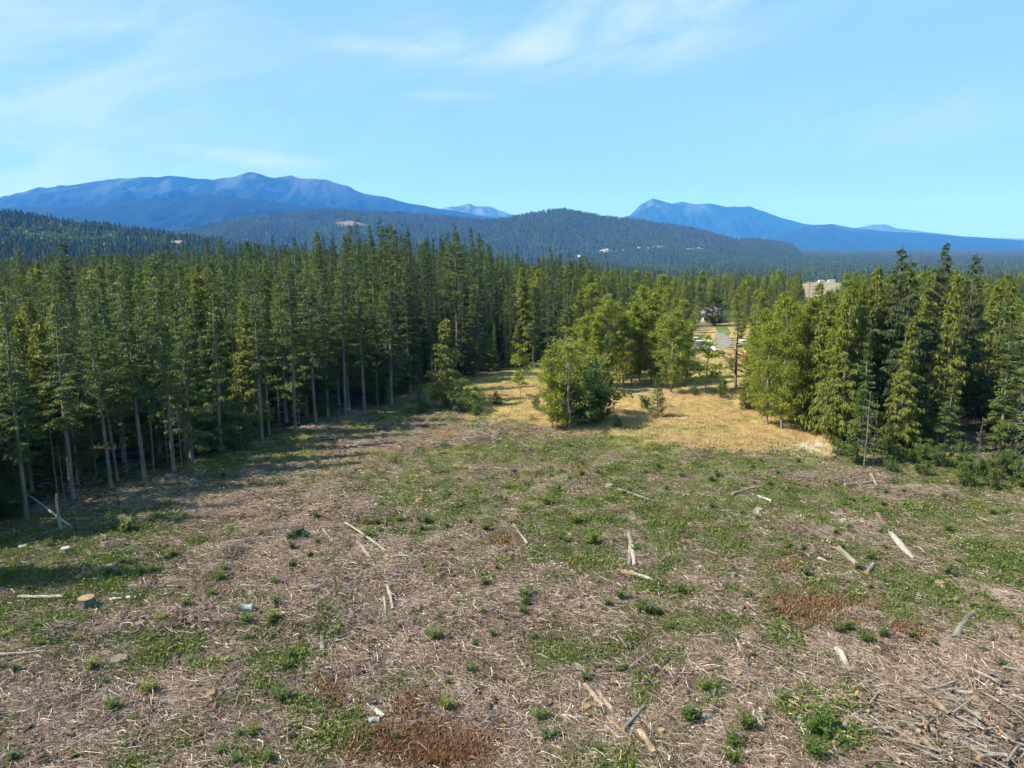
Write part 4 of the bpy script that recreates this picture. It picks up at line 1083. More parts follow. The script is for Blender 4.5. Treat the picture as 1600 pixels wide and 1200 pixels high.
lay_tufts('dead_fern_patches', [tuft(20 + i, 60, .38, .30, .03, M_RUST, 1.3) for i in range(3)], 40000, 53,
          lambda ok, px, py, me, gr, ru, pa, fo, mg, n1, n2: ru * .95, 1.0, 'rust brown patches of dead fern on the clear-cut', 23, 60, 'ferns')
def herb(seed, mat, n=70, h=.4):
    g_ = np.random.default_rng(seed)
    P = np.stack([g_.normal(0, .28, n), g_.normal(0, .28, n), np.abs(g_.normal(.12, .12, n))], 1)
    D = norm(g_.normal(0, 1, (n, 3)) + np.array((0, 0, .6))); S = norm(np.cross(D, norm(g_.normal(0, .6, (n, 3)) + np.array((0, 0, 1.0)))))
    V, T = diamonds(P, D, S, h * .42 * (.6 + .8 * g_.random(n)), np.full(n, h * .13), .15)
    return mesh_of('herb', V, T, [mat], None, np.repeat(np.clip(g_.normal(.45, .25, n), 0, 1), 4))
lay_tufts('low_ground_cover', [herb(i, M_SHRUB) for i in range(3)] + [herb(9, M_YWEED)], 26000, 54,
          lambda ok, px, py, me, gr, ru, pa, fo, mg, n1, n2: np.clip((gr - .35) * .45, 0, 1) * (1 - me) * (.3 + 1.0 * (n1 > .5)) + .25 * fo * (py > 560), 1.0, 'low leafy herbs and brambles growing in the green patches', 23, 120, 'ground cover')

# ------------------------------------------------------------------ countable weeds
def weed_mesh(seed, mat, h=.75):
    g_ = np.random.default_rng(seed); P, D, S, l, w = [], [], [], [], []
    for s_ in range(13):
        a = g_.random() * 6.283; ln = (.15 + .35 * g_.random())
        ax = norm(np.array([[math.cos(a) * ln, math.sin(a) * ln, 1.0]]))[0]
        hh = h * (.55 + .5 * g_.random()); o_ = np.array((g_.normal(0, .09), g_.normal(0, .09), 0))
        k = 16; t = (np.arange(k) + .5) / k
        q = o_ + ax * (hh * t)[:, None]; b = g_.random(k) * 6.283
        d = norm(np.stack([np.cos(b), np.sin(b), np.full(k, .55)], 1))
        P.append(q); D.append(d); S.append(np.stack([-np.sin(b), np.cos(b), 0 * b], 1)); l.append(.22 * (1.1 - .6 * t)); w.append(np.full(k, .028))
        P.append(o_[None]); D.append(ax[None]); S.append(np.array([[ax[1], -ax[0], 0]])); l.append(np.array([hh * 1.02])); w.append(np.array([.012]))
    P, D, S, l, w = map(np.concatenate, (P, D, S, l, w))
    V, T = diamonds(P, D, S, l, w, .1)
    return mesh_of('weed_plant', V, T, [mat], None, np.repeat(np.clip(g_.normal(.45, .25, len(P)), 0, 1), 4))
WM = [weed_mesh(i, M_WEED if i != 2 else M_SHRUB, .75 if i != 3 else .5) for i in range(4)]; YM = [weed_mesh(9 + i, M_YWEED, .6) for i in range(2)]
WEEDS = [(455, 842, 1.1), (456, 858, 1.2), (496, 848, 1.1), (408, 833, .9), (350, 893, 1.3), (345, 905, 1.0), (376, 955, .9), (330, 935, 1.1), (292, 948, 1.2), (280, 920, .9), (386, 975, 1.3), (388, 1000, .9),
         (165, 1070, 1.3), (180, 1115, 1.3), (212, 1128, 1.2), (105, 1000, 1.2), (440, 1098, 1.4), (455, 1030, 1.2), (450, 1045, 1.1), (485, 870, 1.0), (478, 840, .8), (455, 885, 1.0), (462, 790, .9), (540, 765, .9), (667, 818, 1.2), (660, 830, 1.2),
         (625, 815, .9), (735, 818, .9), (757, 830, 1.5), (706, 862, 1.1), (660, 875, .8), (757, 902, 1.1), (757, 915, 1.2), (690, 968, 1.0), (682, 1000, 1.3), (755, 960, 1.0), (770, 995, 1.0), (740, 1010, .8), (820, 935, 1.2), (822, 945, 1.4), (817, 960, 1.3),
         (875, 845, 1.3), (902, 818, 1.4), (860, 745, 1.0), (908, 742, 1.1), (935, 740, 1.0), (978, 755, .8), (933, 793, .9), (1010, 960, 1.3), (1030, 962, 1.4), (845, 1125, 1.8), (868, 1155, 1.4), (855, 1160, 1.1), (910, 1065, 1.6), (1003, 1108, 1.1), (1078, 1128, 1.8), (1165, 1140, 1.5), (1140, 1170, 1.5), (1142, 1192, 1.6),
         (1325, 985, 1.3), (1310, 990, 1.1), (1382, 995, 1.0), (1355, 1005, 1.2), (1425, 1000, 1.3), (1458, 1010, 1.2), (1270, 1150, 2.0), (1275, 1185, 1.7), (1320, 1170, 1.4), (1345, 995, .9), (1380, 790, 1.3), (1447, 795, 1.3), (1306, 835, 1.3), (1350, 780, .9), (1335, 785, .9), (1260, 762, .9), (1412, 770, 1.0), (1360, 875, 1.0),
         (1480, 900, 1.4), (1495, 880, 1.0), (1567, 1060, 1.2), (1565, 1045, 1.0), (1535, 1020, .9), (1550, 802, 1.1), (1575, 800, 1.2), (1480, 830, 1.0), (1255, 860, .9), (1230, 855, .9), (1160, 805, 1.2), (1120, 745, .9), (1112, 752, 1.0), (1065, 745, .9), (1180, 750, 1.0), (1010, 740, .9), (975, 775, .8),
         (595, 830, .9), (790, 848, .9), (830, 1002, .9), (800, 820, .9), (950, 945, 1.0), (870, 905, .9), (905, 900, .9), (590, 820, .8), (240, 1000, 1.2), (260, 875, 1.0), (230, 870, 1.0), (205, 880, 1.1), (190, 880, 1.0), (320, 970, .9), (65, 1010, .9), (25, 1050, .9), (118, 1140, .9), (20, 1190, 1.3), (345, 1180, 1.1),
         (370, 1190, 1.2), (395, 1150, 1.0), (590, 1140, 1.0), (430, 945, 1.0), (422, 1190, 1.0), (1190, 980, 1.0), (1205, 1060, 1.0), (1290, 1030, 1.1), (1275, 1095, 1.1), (1300, 1140, 1.0), (700, 1070, .9), (735, 1050, .9), (530, 1000, .9)]
g_ = np.random.default_rng(90)
extra = []
while len(extra) < 145:
    px = g_.random() * 1600; py = 720 + 470 * g_.random() ** 1.5
    P = hit(px, py)
    W = weights(np.array([P[0]]), np.array([P[1]]))
    if W[7][0] > .3 or W[3][0] > .3 or g_.random() > .25 + W[4][0]: continue
    if px > 1340 and py > 1040: continue
    extra.append((px, py, .4 + .7 * g_.random()))
def region(px, py):
    return ('far ' if py < 800 else 'middle ' if py < 980 else 'near ') + ('left' if px < 400 else 'centre left' if px < 800 else 'centre right' if px < 1200 else 'right')
WL = 'bushy dark green weed clump growing among the slash of the clear-cut'
for i, (px, py, s) in enumerate(WEEDS + extra):
    P = hit(px, py)
    o = link(bpy.data.objects.new('weed_plant', WM[i % 4])); s2 = s * (1.0 if py < 1000 else .86) * (.65 + .6 * g_.random())
    o.location = P; o.scale = (s2, s2, s2 * .95); o.rotation_euler = (0, 0, g_.random() * 6.28)
    tag(o, 'bushy dark green weed clump in the ' + region(px, py) + ' of the clear-cut', 'weed', 'weed clumps in the ' + region(px, py) + ' of the clear-cut')
for (px, py, s, lab) in ((198, 830, 1.6, 'yellow green bush at the shade border left of the brush'), (425, 975, 1.3, 'yellowish weed below the grey wooden blocks'), (925, 850, 1.5, 'yellowish seeding weed beside a dark green clump'), (250, 975, 1.0, 'yellow green weed right of the big sawn stump'),
                         (232, 1085, 1.2, 'bright yellow green weed near the crossed sticks'), (1098, 1080, .9, 'small bright yellow weed on the pale soil'), (270, 870, 1.0, 'yellow green weed above the broken stump roots'), (145, 1045, 1.0, 'yellow green weed left of the rotten stump'), (885, 850, .9, 'small yellow weed left of the seeding one'), (700, 1110, 1.0, 'lime green weed by the rust fern patch')):
    P = hit(px, py)
    o = link(bpy.data.objects.new('yellow_weed', YM[random.randrange(2)])); o.location = P; o.scale = (s * 1.3,) * 3; o.rotation_euler = (0, 0, random.random() * 6)
    tag(o, lab, 'weed')

# ------------------------------------------------------------------ logs, stumps, branches
PALEW, GREYW, TANW, BROWNW, WHITEW, DARKW, RUSTW = (.25, .215, .18), (.20, .18, .16), (.28, .20, .13), (.15, .105, .075), (.34, .31, .265), (.085, .068, .055), (.20, .125, .08)
def log(p1, p2, r1, r2, col, label, group=None, name='log', bend=.02, cut=(.52, .36, .20), sides=9, lift=0.0, patchy=None, ends=True, cat='log', rough=.22):
    p1 = np.asarray(p1, float); p2 = np.asarray(p2, float)
    c = (p1 + p2) / 2
    n = 7; t = np.linspace(0, 1, n)[:, None]
    sd = np.cross(p2 - p1, (0, 0, 1.0)); sd = sd / (np.linalg.norm(sd) + 1e-6) * np.linalg.norm(p2 - p1)
    g_ = np.random.default_rng(int(abs(p1[0] * 100 + p1[1] * 37)) + 1)
    P = p1 + (p2 - p1) * t + sd * (bend * g_.normal()) * (4 * t * (1 - t)) + g_.normal(0, .008, (n, 3))
    rr = (r1 + (r2 - r1) * t[:, 0]) * (1 + rough * .5 * g_.normal(0, 1, n))
    P = P - c
    cc = np.tile(np.array(col), (n * sides, 1)) * (.5 + .9 * g_.random((n * sides, 1)))
    if patchy is not None:
        k = np.repeat(np.linspace(0, 1, n), sides) + g_.normal(0, .08, n * sides)
        cc = np.where((k > .5)[:, None], np.array(patchy) * (.8 + .4 * g_.random((n * sides, 1))), cc)
    m_ = MB(); m_.tube(P, rr, sides, cc, 0, rough=rough)
    o = m_.build(name, [M_WOOD], None, True)
    o.location = c
    tag(o, label, cat, group)
    if ends:
        for e, s_ in ((0, 1), (n - 1, -1)):
            q = MB(); ax = (P[1] - P[0]) if e == 0 else (P[-2] - P[-1]); ax = ax / np.linalg.norm(ax)
            q.tube([P[e] - ax * .008, P[e] + ax * .02], [rr[e] * .97] * 2, sides, np.array(cut) * .62 * (.85 + .3 * g_.random()), 0, cap=True)
            q.build('cut_end', [M_CUT], o)
    return o
def lay(px1, py1, px2, py2, wpx, col, label, lift=0.0, **kw):
    a, b = hit(px1, py1), hit(px2, py2)
    mid = (a + b) / 2; depth = mid[1] * CP - (mid[2] - CAM_H) * SP
    r_ = max(.018, wpx * depth / F / 2)
    a = a + np.array((0, 0, r_ * .75 + lift)); b = b + np.array((0, 0, r_ * .75 + lift))
    tap = kw.pop('taper', .8)
    return log(a, b, r_, r_ * tap, col, label, **kw)
lay(977, 838, 982, 886, 6, GREYW, 'narrow grey half log on the left of a parallel pair')
lay(983, 838, 991, 887, 8, PALEW, 'pale split log on the right of a parallel pair', patchy=WHITEW)
lay(990, 899, 1022, 911, 7, WHITEW, 'white split log lying below the parallel pair', taper=.6)
lay(964, 895, 990, 899, 8, TANW, 'broken tan log end touching the white split log', taper=1.0, rough=.3)
lay(984, 884, 1000, 928, 2.5, GREYW, 'thin dark pole running down past the white split log', ends=False, cat='branch', name='branch')
lay(1372, 808, 1428, 878, 11, (.13, .09, .065), 'longest thick log, dark bark at one end and peeled white at the other', patchy=(.29, .26, .225), taper=.75)
lay(1310, 860, 1346, 892, 10, GREYW, 'thick weathered grey log left of the longest one', patchy=PALEW)
lay(1353, 898, 1364, 885, 8, GREYW, 'short grey log piece at the end of the thick grey log')
lay(1278, 874, 1296, 882, 6, WHITEW, 'short white split piece left of the thick weathered log', taper=.7)
lay(1000, 1147, 1022, 1182, 13, (.27, .20, .14), 'round tan log with sawn end near the lower edge', taper=.9)
lay(1006, 1112, 974, 1150, 6, GREYW, 'straight grey pole lying across the rotten logs', lift=.25, cat='branch')
lay(896, 1040, 925, 1062, 9, (0.236, 0.180, 0.136), 'rotten log end with flaking bark, top of the crumbling row', rough=.4)
lay(915, 1075, 942, 1108, 10, (0.260, 0.198, 0.149), 'crumbling pale brown log in the middle of the rotten row', rough=.4)
lay(935, 1085, 958, 1118, 9, (0.248, 0.192, 0.155), 'flaking log beside the crumbling brown one', rough=.4)
lay(946, 1138, 968, 1158, 8, PALEW, 'pale broken log piece below the rotten row', rough=.3)
lay(955, 1130, 985, 1160, 7, TANW, 'tan broken slab below the rotten row', rough=.3)
lay(576, 1104, 601, 1124, 10, WHITEW, 'bright white peeled log beside a grey sawn block')
lay(813, 1033, 840, 1085, 4.5, PALEW, 'pale straight stick in the grass, pointing down', cat='branch')
lay(1527, 955, 1493, 1002, 7, GREYW, 'twisted grey log tapering to a raised point at the right', taper=1.7, bend=.06, ends=False)
lay(1308, 1018, 1336, 1066, 11, (.34, .30, .25), 'broken log with white and rust streaks above the slash pile', patchy=RUSTW, rough=.4)
lay(1338, 1122, 1303, 1166, 12, (.20, .165, .13), 'thick brown log sticking out at the left of the slash pile')
lay(1375, 1000, 1424, 1002, 4, (.26, .2, .16), 'thin fallen pole above the rust fern patch', cat='branch')
lay(1400, 992, 1423, 1002, 7, PALEW, 'pale broken slab above the slash pile', rough=.3)
lay(1333, 1005, 1350, 1026, 6, PALEW, 'pale upright-looking slab piece right of the broken rust log', rough=.3)
lay(28, 934, 100, 933, 5, WHITEW, 'white peeled log left of the big sawn stump', taper=1.5)
lay(172, 939, 214, 935, 6, (.5, .5, .47), 'silvery log right of the big sawn stump')
lay(0, 1007, 66, 1030, 6, PALEW, 'pale pole crossing another at the left border', cat='branch')
lay(0, 1026, 70, 1020, 5, PALEW, 'pole laid level under the crossing pale one', cat='branch', lift=.08)
lay(68, 1020, 122, 1017, 3, PALEW, 'thin stick continuing the level pole', cat='branch')
lay(186, 962, 157, 992, 6, RUSTW, 'reddish rotten branch below the big sawn stump', cat='branch', rough=.3)
lay(234, 973, 252, 988, 5, WHITEW, 'short white stick right of the small stump', cat='branch')
lay(93, 1141, 162, 1180, 4, PALEW, 'long pale stick near the lower left', cat='branch')
lay(224, 1063, 205, 1115, 3.5, PALEW, 'pale straight stick standing out between two weeds', cat='branch')
lay(128, 1060, 127, 1124, 3, GREYW, 'thin stick pointing straight down at the lower left', cat='branch')
lay(540, 818, 602, 862, 4, PALEW, 'long pale pole running diagonally through bare slash', cat='branch')
lay(505, 828, 538, 870, 4, PALEW, 'pale pole left of the long diagonal one', cat='branch')
lay(560, 850, 580, 874, 6, PALEW, 'broken pale log between the diagonal poles', rough=.3)
lay(612, 872, 644, 872, 5, WHITEW, 'bent pale branch lying level below the diagonal poles', cat='branch', bend=.1)
lay(606, 918, 614, 955, 7, PALEW, 'upright-lying pale log with peeled bark')
lay(600, 935, 602, 972, 5, PALEW, 'thin pale log left of the peeled one', cat='log')
lay(698, 920, 696, 942, 5, GREYW, 'dark grey split piece in bare slash', rough=.3)
lay(670, 930, 640, 985, 3.5, BROWNW, 'thin dark branch leaning across the slash', cat='branch')
lay(800, 942, 765, 965, 3.5, DARKW, 'dark stick left of the tall green weeds', cat='branch')
lay(483, 1180, 535, 1138, 7, (.28, .25, .22), 'dark grey forked branch, thick end down', cat='branch', bend=.08)
lay(535, 1138, 555, 1130, 4, GREYW, 'fork tip of the dark grey branch', cat='branch')
lay(1010, 914, 1025, 912, 4, WHITEW, 'small white splinter at the end of the white split log', cat='branch')
lay(418, 935, 430, 950, 5, WHITEW, 'white broken slab above the yellowish weed', rough=.4)
lay(425, 938, 438, 928, 5, PALEW, 'pale slab crossing the white broken slab', rough=.4)
lay(800, 818, 825, 852, 5, PALEW, 'pale stick in the middle of the clear-cut', cat='branch')
lay(965, 766, 1015, 783, 5, PALEW, 'pale fallen stick near the clear-cut middle', cat='branch')
lay(1144, 774, 1190, 762, 5, GREYW, 'grey twisted branch at the right of the clear-cut', cat='branch', bend=.08)
lay(1176, 775, 1206, 785, 5, WHITEW, 'white stick right of the grey twisted branch', cat='branch')
lay(1320, 760, 1362, 755, 6, GREYW, 'grey log on the brush heap before the right stand')
lay(1360, 742, 1370, 760, 4, WHITEW, 'white branch tip on the brush heap before the right stand', cat='branch')
lay(608, 1140, 648, 1166, 5, PALEW, 'pale stick lying over the rust fern patch', cat='branch')
lay(730, 1160, 729, 1200, 4, PALEW, 'straight stick at the right side of the rust fern patch', cat='branch')
lay(746, 1145, 752, 1175, 5, GREYW, 'short grey stick right of the rust fern patch', cat='branch')
lay(1150, 1000, 1164, 1032, 5, PALEW, 'pale stick in the lower middle right, left of a second', cat='branch')
lay(1118, 1016, 1140, 1058, 4, PALEW, 'pale stick pointing down to a small cut stump', cat='branch')
lay(1168, 1015, 1173, 1085, 3, GREYW, 'long thin pole pointing straight down near the cut stumps', cat='branch')
lay(1072, 1017, 1090, 1060, 4, GREYW, 'grey forked stick above the big green weed', cat='branch')
lay(1050, 1142, 1080, 1135, 5, GREYW, 'grey pole left of the big green weed foot', cat='branch')
lay(1093, 1195, 1102, 1168, 9, GREYW, 'short grey slab standing out at the lower edge')
lay(905, 1170, 980, 1180, 5, PALEW, 'pale curved pole near the lower edge', cat='branch', bend=.05)
lay(900, 1200, 945, 1183, 8, TANW, 'tan log end at the lower edge')
lay(1250, 1130, 1258, 1150, 12, (.28, .265, .24), 'grey slab left of the slash pile', rough=.3)
lay(172, 780, 240, 762, 3, PALEW, 'thin pale pole lying along the forest foot', cat='branch')
lay(110, 884, 160, 873, 3, PALEW, 'thin pale pole at the border of the shade', cat='branch')
lay(175, 852, 240, 850, 3, PALEW, 'long pale pole on the brush near the shade', cat='branch')

# leaning dead pole and post in the forest shade
P = hit(113, 824)
dd = pdir(0, 745); q = np.array((dd[0], dd[1], dd[2])) * 1.0
tt_ = 61.0 / dd[1]
top = np.array((dd[0] * tt_, dd[1] * tt_, CAM_H + dd[2] * tt_))
log(P - np.array((0, 0, .05)), P + (top - P) * 1.25, .10, .05, (.32, .295, .26), 'long pale dead pole leaning into the forest', bend=.012, ends=False, name='leaning_pole', cat='dead tree')
P = hit(96, 829); h = height_to(P, 772)
log(P - np.array((0, 0, .2)), P + np.array((-.1, .1, h)), .13, .09, (.34, .30, .26), 'short dead post stub under the leaning pole', ends=True, name='dead_stub', cat='dead tree')

def stump(px, py, wpx, hrel, label, side=(.20, .17, .15), cut=(.56, .38, .21), roots=True, tilt=(0, 0), group=None):
    P = hit(px, py); depth = P[1] * CP - (P[2] - CAM_H) * SP
    r_ = wpx * depth / F / 2; r_ *= .85; h = r_ * hrel * 1.05 + .06
    g_ = np.random.default_rng(int(px * 7 + py))
    sides = 16; a = np.arange(sides) / sides * 6.283
    fl = 1 + .10 * np.sin(3 * a + g_.random() * 6) + .12 * np.sin(5 * a + g_.random() * 6) + .05 * g_.normal(0, 1, sides)
    V = []; 
    lv = [(-.15, 1.55), (.0, 1.35), (.25, 1.12), (.6, 1.02), (1.0, 1.0)]
    for (t, k) in lv:
        rr = r_ * (1 + (k - 1) * fl ** 2) * (1 if t > .5 else fl)
        V.append(np.stack([rr * np.cos(a), rr * np.sin(a), h * t + h * (tilt[0] * np.cos(a) + tilt[1] * np.sin(a)) * max(0, t)], 1))
    topring = V[-1].copy()
    V = np.concatenate(V); i_, j_ = np.meshgrid(np.arange(len(lv) - 1), np.arange(sides), indexing='ij')
    b0 = i_ * sides + j_; b1 = i_ * sides + (j_ + 1) % sides
    m_ = MB(); m_.add(V, np.stack([b0, b1, b1 + sides, b0 + sides], -1).reshape(-1, 4), np.tile(np.array(side), (len(V), 1)) * (.65 + .7 * g_.random((len(V), 1))))
    if roots:
        for k in range(5):
            b = k / 5 * 6.283 + g_.random(); d = np.array((math.cos(b), math.sin(b), 0))
            m_.tube([d * r_ * .9 + (0, 0, h * .35), d * r_ * 1.5 + (0, 0, h * .10), d * r_ * 2.0 + (0, 0, -.08)], [r_ * .26, r_ * .2, r_ * .08], 6, np.array(side) * (.7 + .5 * g_.random()))
    o = m_.build('stump', [M_BARK], None, True); o.location = P
    tag(o, label, 'stump', group)
    c = MB(); tc = topring.mean(0)
    V2 = np.vstack([topring * np.array((.93, .93, 1)) + (0, 0, .012 + r_ * .02), topring * np.array((1.0, 1.0, 1)), topring * np.array((.5, .5, 1)) + np.array((0, 0, r_ * .03)) , [tc + (0, 0, r_ * .035)]])
    k = np.arange(sides); k2 = (k + 1) % sides; T = []
    T.append(np.stack([k + sides, k2 + sides, k2], 1)); T.append(np.stack([k + sides, k2, k], 1))
    T.append(np.stack([k, k2, k2 + 2 * sides], 1)); T.append(np.stack([k, k2 + 2 * sides, k + 2 * sides], 1))
    T.append(np.stack([k + 2 * sides, k2 + 2 * sides, np.full(sides, 3 * sides)], 1))
    c.add(V2, np.concatenate(T), np.tile(np.array(cut) * .48, (len(V2), 1)) * (.8 + .4 * g_.random((len(V2), 1))))
    c.build('cut_face', [M_CUT], o)
    return o
stump(137, 952, 28, 1.5, 'big sawn stump with tan top and grey fluted sides at the left', (.13, .115, .10), (.52, .37, .23))
stump(103, 863, 16, .9, 'pale grey topped stump in the shade of the forest', (.20, .18, .15), (.62, .60, .56))
stump(35, 858, 13, .7, 'small pale topped stump in the shade, near the left border', (.16, .14, .12), (.55, .53, .50))
stump(466, 836, 22, 1.1, 'charred dark stump in the bare slash', (.075, .060, .050), (.12, .09, .07))
stump(218, 980, 15, .9, 'small broken grey stump right of the reddish branch', (.22, .19, .16), (.36, .27, .20))
stump(187, 1035, 28, .5, 'low rotten stump with grey splintered top', (.20, .16, .13), (.34, .27, .22))
stump(152, 797, 8, .6, 'tiny pale topped stump at the forest foot', (.18, .16, .14), (.62, .60, .56))
stump(302, 752, 9, .6, 'pale flaky stump by the forest foot, right of the tree row', (.2, .18, .16), (.66, .63, .58))
stump(283, 748, 6, .6, 'smaller pale stump beside the flaky one', (.2, .18, .16), (.6, .57, .52))
stump(250, 768, 6, .6, 'small pale stump in the shaded litter', (.2, .18, .16), (.5, .47, .43))
stump(1033, 1148, 11, 1.5, 'upright sawn stump with orange top near the round tan log', (.34, .22, .12), (.62, .42, .22))
stump(1153, 1056, 11, .8, 'round cut stump with tan face, left of a knotty one', (.33, .24, .16), (.58, .40, .24))
stump(1190, 1056, 12, .7, 'knotty orange cut stump right of the tan one', (.33, .22, .13), (.50, .31, .16))
stump(935, 990, 10, .6, 'low pinkish cut stump in the grass', (.28, .2, .15), (.50, .36, .25))
stump(917, 1107, 13, .5, 'low orange cut stump left of the rotten row', (.33, .22, .13), (.52, .32, .17))
stump(926, 1127, 12, .5, 'low orange stump just below another orange one', (.33, .22, .13), (.52, .33, .18))
stump(1098, 1122, 10, .9, 'orange cut stump behind the grey block by the big weed', (.32, .25, .2), (.60, .40, .20))
stump(1226, 1028, 9, .6, 'small cut stump with bright ring face left of the slash pile', (.36, .27, .2), (.60, .43, .28))
stump(1468, 915, 14, .9, 'tan splintered stump in the grass at the right', (.34, .26, .2), (.52, .38, .25))
stump(1375, 913, 16, .5, 'grey rotten stump mound below the thick grey log', (.24, .2, .17), (.30, .25, .2))
stump(1146, 902, 8, 1.6, 'upright grey splintered stump in the right middle', (.25, .21, .18), (.36, .31, .27))
stump(800, 738, 14, .8, 'dark rotten stump at the top of the clear-cut', (.12, .09, .07), (.2, .15, .11))
stump(655, 785, 12, .9, 'orange topped broken stump in the grass', (.36, .2, .11), (.46, .25, .12))
stump(952, 762, 12, .8, 'pale splintered stump with curled roots', (.3, .25, .2), (.5, .42, .33))
stump(1185, 800, 14, .7, 'pale splintered stump at the right of the clear-cut', (.3, .25, .2), (.5, .4, .3))
stump(1318, 815, 10, .7, 'small pale stump left of the longest log', (.3, .26, .22), (.55, .48, .4))
stump(1212, 706, 7, 1.2, 'dark stump block on the meadow border', (.15, .12, .1), (.4, .33, .25))
stump(172, 890, 16, .8, 'broken stump with splayed roots below the shade border', (.24, .2, .16), (.42, .32, .22))
stump(475, 745, 8, .8, 'dark hollow stump among bare slash near the forest', (.1, .075, .06), (.2, .12, .09))
stump(330, 1088, 16, .7, 'orange broken stump in the lower left slash', (.33, .22, .14), (.5, .3, .16))
stump(845, 895, 9, .7, 'dark reddish stump left of the green weeds', (.2, .14, .1), (.32, .22, .15))
# grey sawn blocks
def block(px, py, wpx, label):
    P = hit(px, py); depth = P[1] * CP - (P[2] - CAM_H) * SP; w = wpx * depth / F
    a = P + np.array((-w / 2, 0, w * .3)); b = P + np.array((w / 2, .06, w * .3))
    return log(a, b, w * .36, w * .34, (.25, .26, .27), label, name='wood_block', bend=0, cut=(.46, .46, .46), sides=7, cat='block')
block(385, 955, 18, 'grey sawn block lying near the white broken slab')
block(584, 1131, 16, 'blue grey sawn block beside the bright white log')
block(1105, 1130, 13, 'grey block right of the big green weed')

# fallen treetop with side branches
a, b = hit(494, 945), hit(505, 1022)
ft = empty('fallen_treetop', (a + b) / 2)
tag(ft, 'fallen dead treetop with bare side branches spread on the slash', 'dead tree')
m_ = MB(); c0 = (a + b) / 2
ax = np.linspace(0, 1, 8)[:, None]
pts = b + (a - b) * ax - c0 + np.array((0, 0, .18))
m_.tube(pts, np.linspace(.17, .025, 8), 8, np.tile(np.array((.20, .18, .16)), (64, 1)) * (.7 + .6 * RNG.random((64, 1))), 0, True)
m_.build('trunk', [M_WOOD], ft, True)
bg = np.random.default_rng(8)
for k in range(16):
    t = .1 + .85 * k / 16; o_ = (b + (a - b) * t - c0) + np.array((0, 0, .18))
    sgn = 1 if k % 2 else -1; L_ = (1.0 - .55 * t) * (1.6 + 1.8 * bg.random())
    d = np.array((sgn * (.85 + .3 * bg.random()), .35 + .5 * bg.random(), .05 + .12 * bg.random())); d /= np.linalg.norm(d)
    q = MB(); q.tube([o_, o_ + d * L_ * .5 + (0, 0, .08), o_ + d * L_ + (0, .1, -.1)], [.032, .022, .008], 5, np.array((.23, .20, .17)) * (.8 + .4 * bg.random()), 0)
    q.build('branch', [M_WOOD], ft, True)

# heaps of pushed-up brush
hg = np.random.default_rng(55)
for (px, py, w, h, lab) in ((757, 688, 3.4, .9, 'dark dome of piled brush near the meadow edge'), (690, 694, 3.0, .5, 'low brush heap left of the dark dome'), (1335, 752, 4.2, .9, 'wide brush heap before the right stand'),
                            (1470, 772, 4.0, .6, 'long low brush heap at the right, under the shrubs'), (362, 862, 2.0, .8, 'tangle of dark sticks near the shade border'), (330, 962, 2.6, .5, 'brown brush heap in the lower left slash'),
                            (262, 985, 2.0, .5, 'dark brush patch right of the pale stick'), (90, 985, 2.0, .5, 'dark brush heap below the big sawn stump'), (560, 802, 2.6, .4, 'spread brush in the bare slash'), (875, 755, 2.6, .5, 'brush heap with curled roots at the far side of the clear-cut'),
                            (1010, 870, 1.8, .4, 'grey brush right of the parallel log pair'), (1345, 965, 2.0, .5, 'grey brush right of the large rust fern patch'), (1090, 715, 3.0, .5, 'brush heap at the meadow border'), (1440, 880, 2.4, .4, 'spread of grey brush right of the longest log'), (395, 745, 2.6, .7, 'dark brush heap at the tip of the forest shade'),
                            (1330, 1060, 1.8, .5, 'grey brush right beside the broken rust log'), (180, 855, 2.0, .6, 'earthy brush mound in the half shade'), (1255, 745, 2.6, .4, 'brown brush left of the wide heap')):
    P = hit(px, py)
    e_ = empty('brush_heap', P); tag(e_, lab, 'brush')
    m_ = MB()
    for k in range(190):
        rr = w * .5 * math.sqrt(hg.random()); a = hg.random() * 6.283
        x_, y_ = rr * math.cos(a), rr * math.sin(a) * .8
        z_ = h * (1 - (rr / (w * .5)) ** 2) * (.3 + .8 * hg.random()) + float(ground_z(P[0] + x_, P[1] + y_)) - P[2] if k % 4 == 0 else h * (1 - (rr / (w * .5)) ** 2) * hg.random() + .03
        L_ = .4 + 1.3 * hg.random() ** 1.5; b = hg.random() * 6.283; e = hg.normal(0, .28)
        d = np.array((math.cos(b) * math.cos(e), math.sin(b) * math.cos(e), math.sin(e))) * L_ / 2
        c = np.array((x_, y_, z_ + .03)); r0 = .008 + .022 * hg.random() ** 3
        cc = np.array(((.24, .175, .135), (.165, .118, .09), (.32, .25, .20), (.40, .34, .28), (.10, .072, .056))[hg.integers(0, 5)]) * (.8 + .4 * hg.random())
        m_.tube([c - d, c + hg.normal(0, .04, 3), c + d], [r0, r0 * .8, r0 * .4], 4, cc)
    b_ = m_.build('branches', [M_WOOD], e_); b_['kind'] = 'stuff'

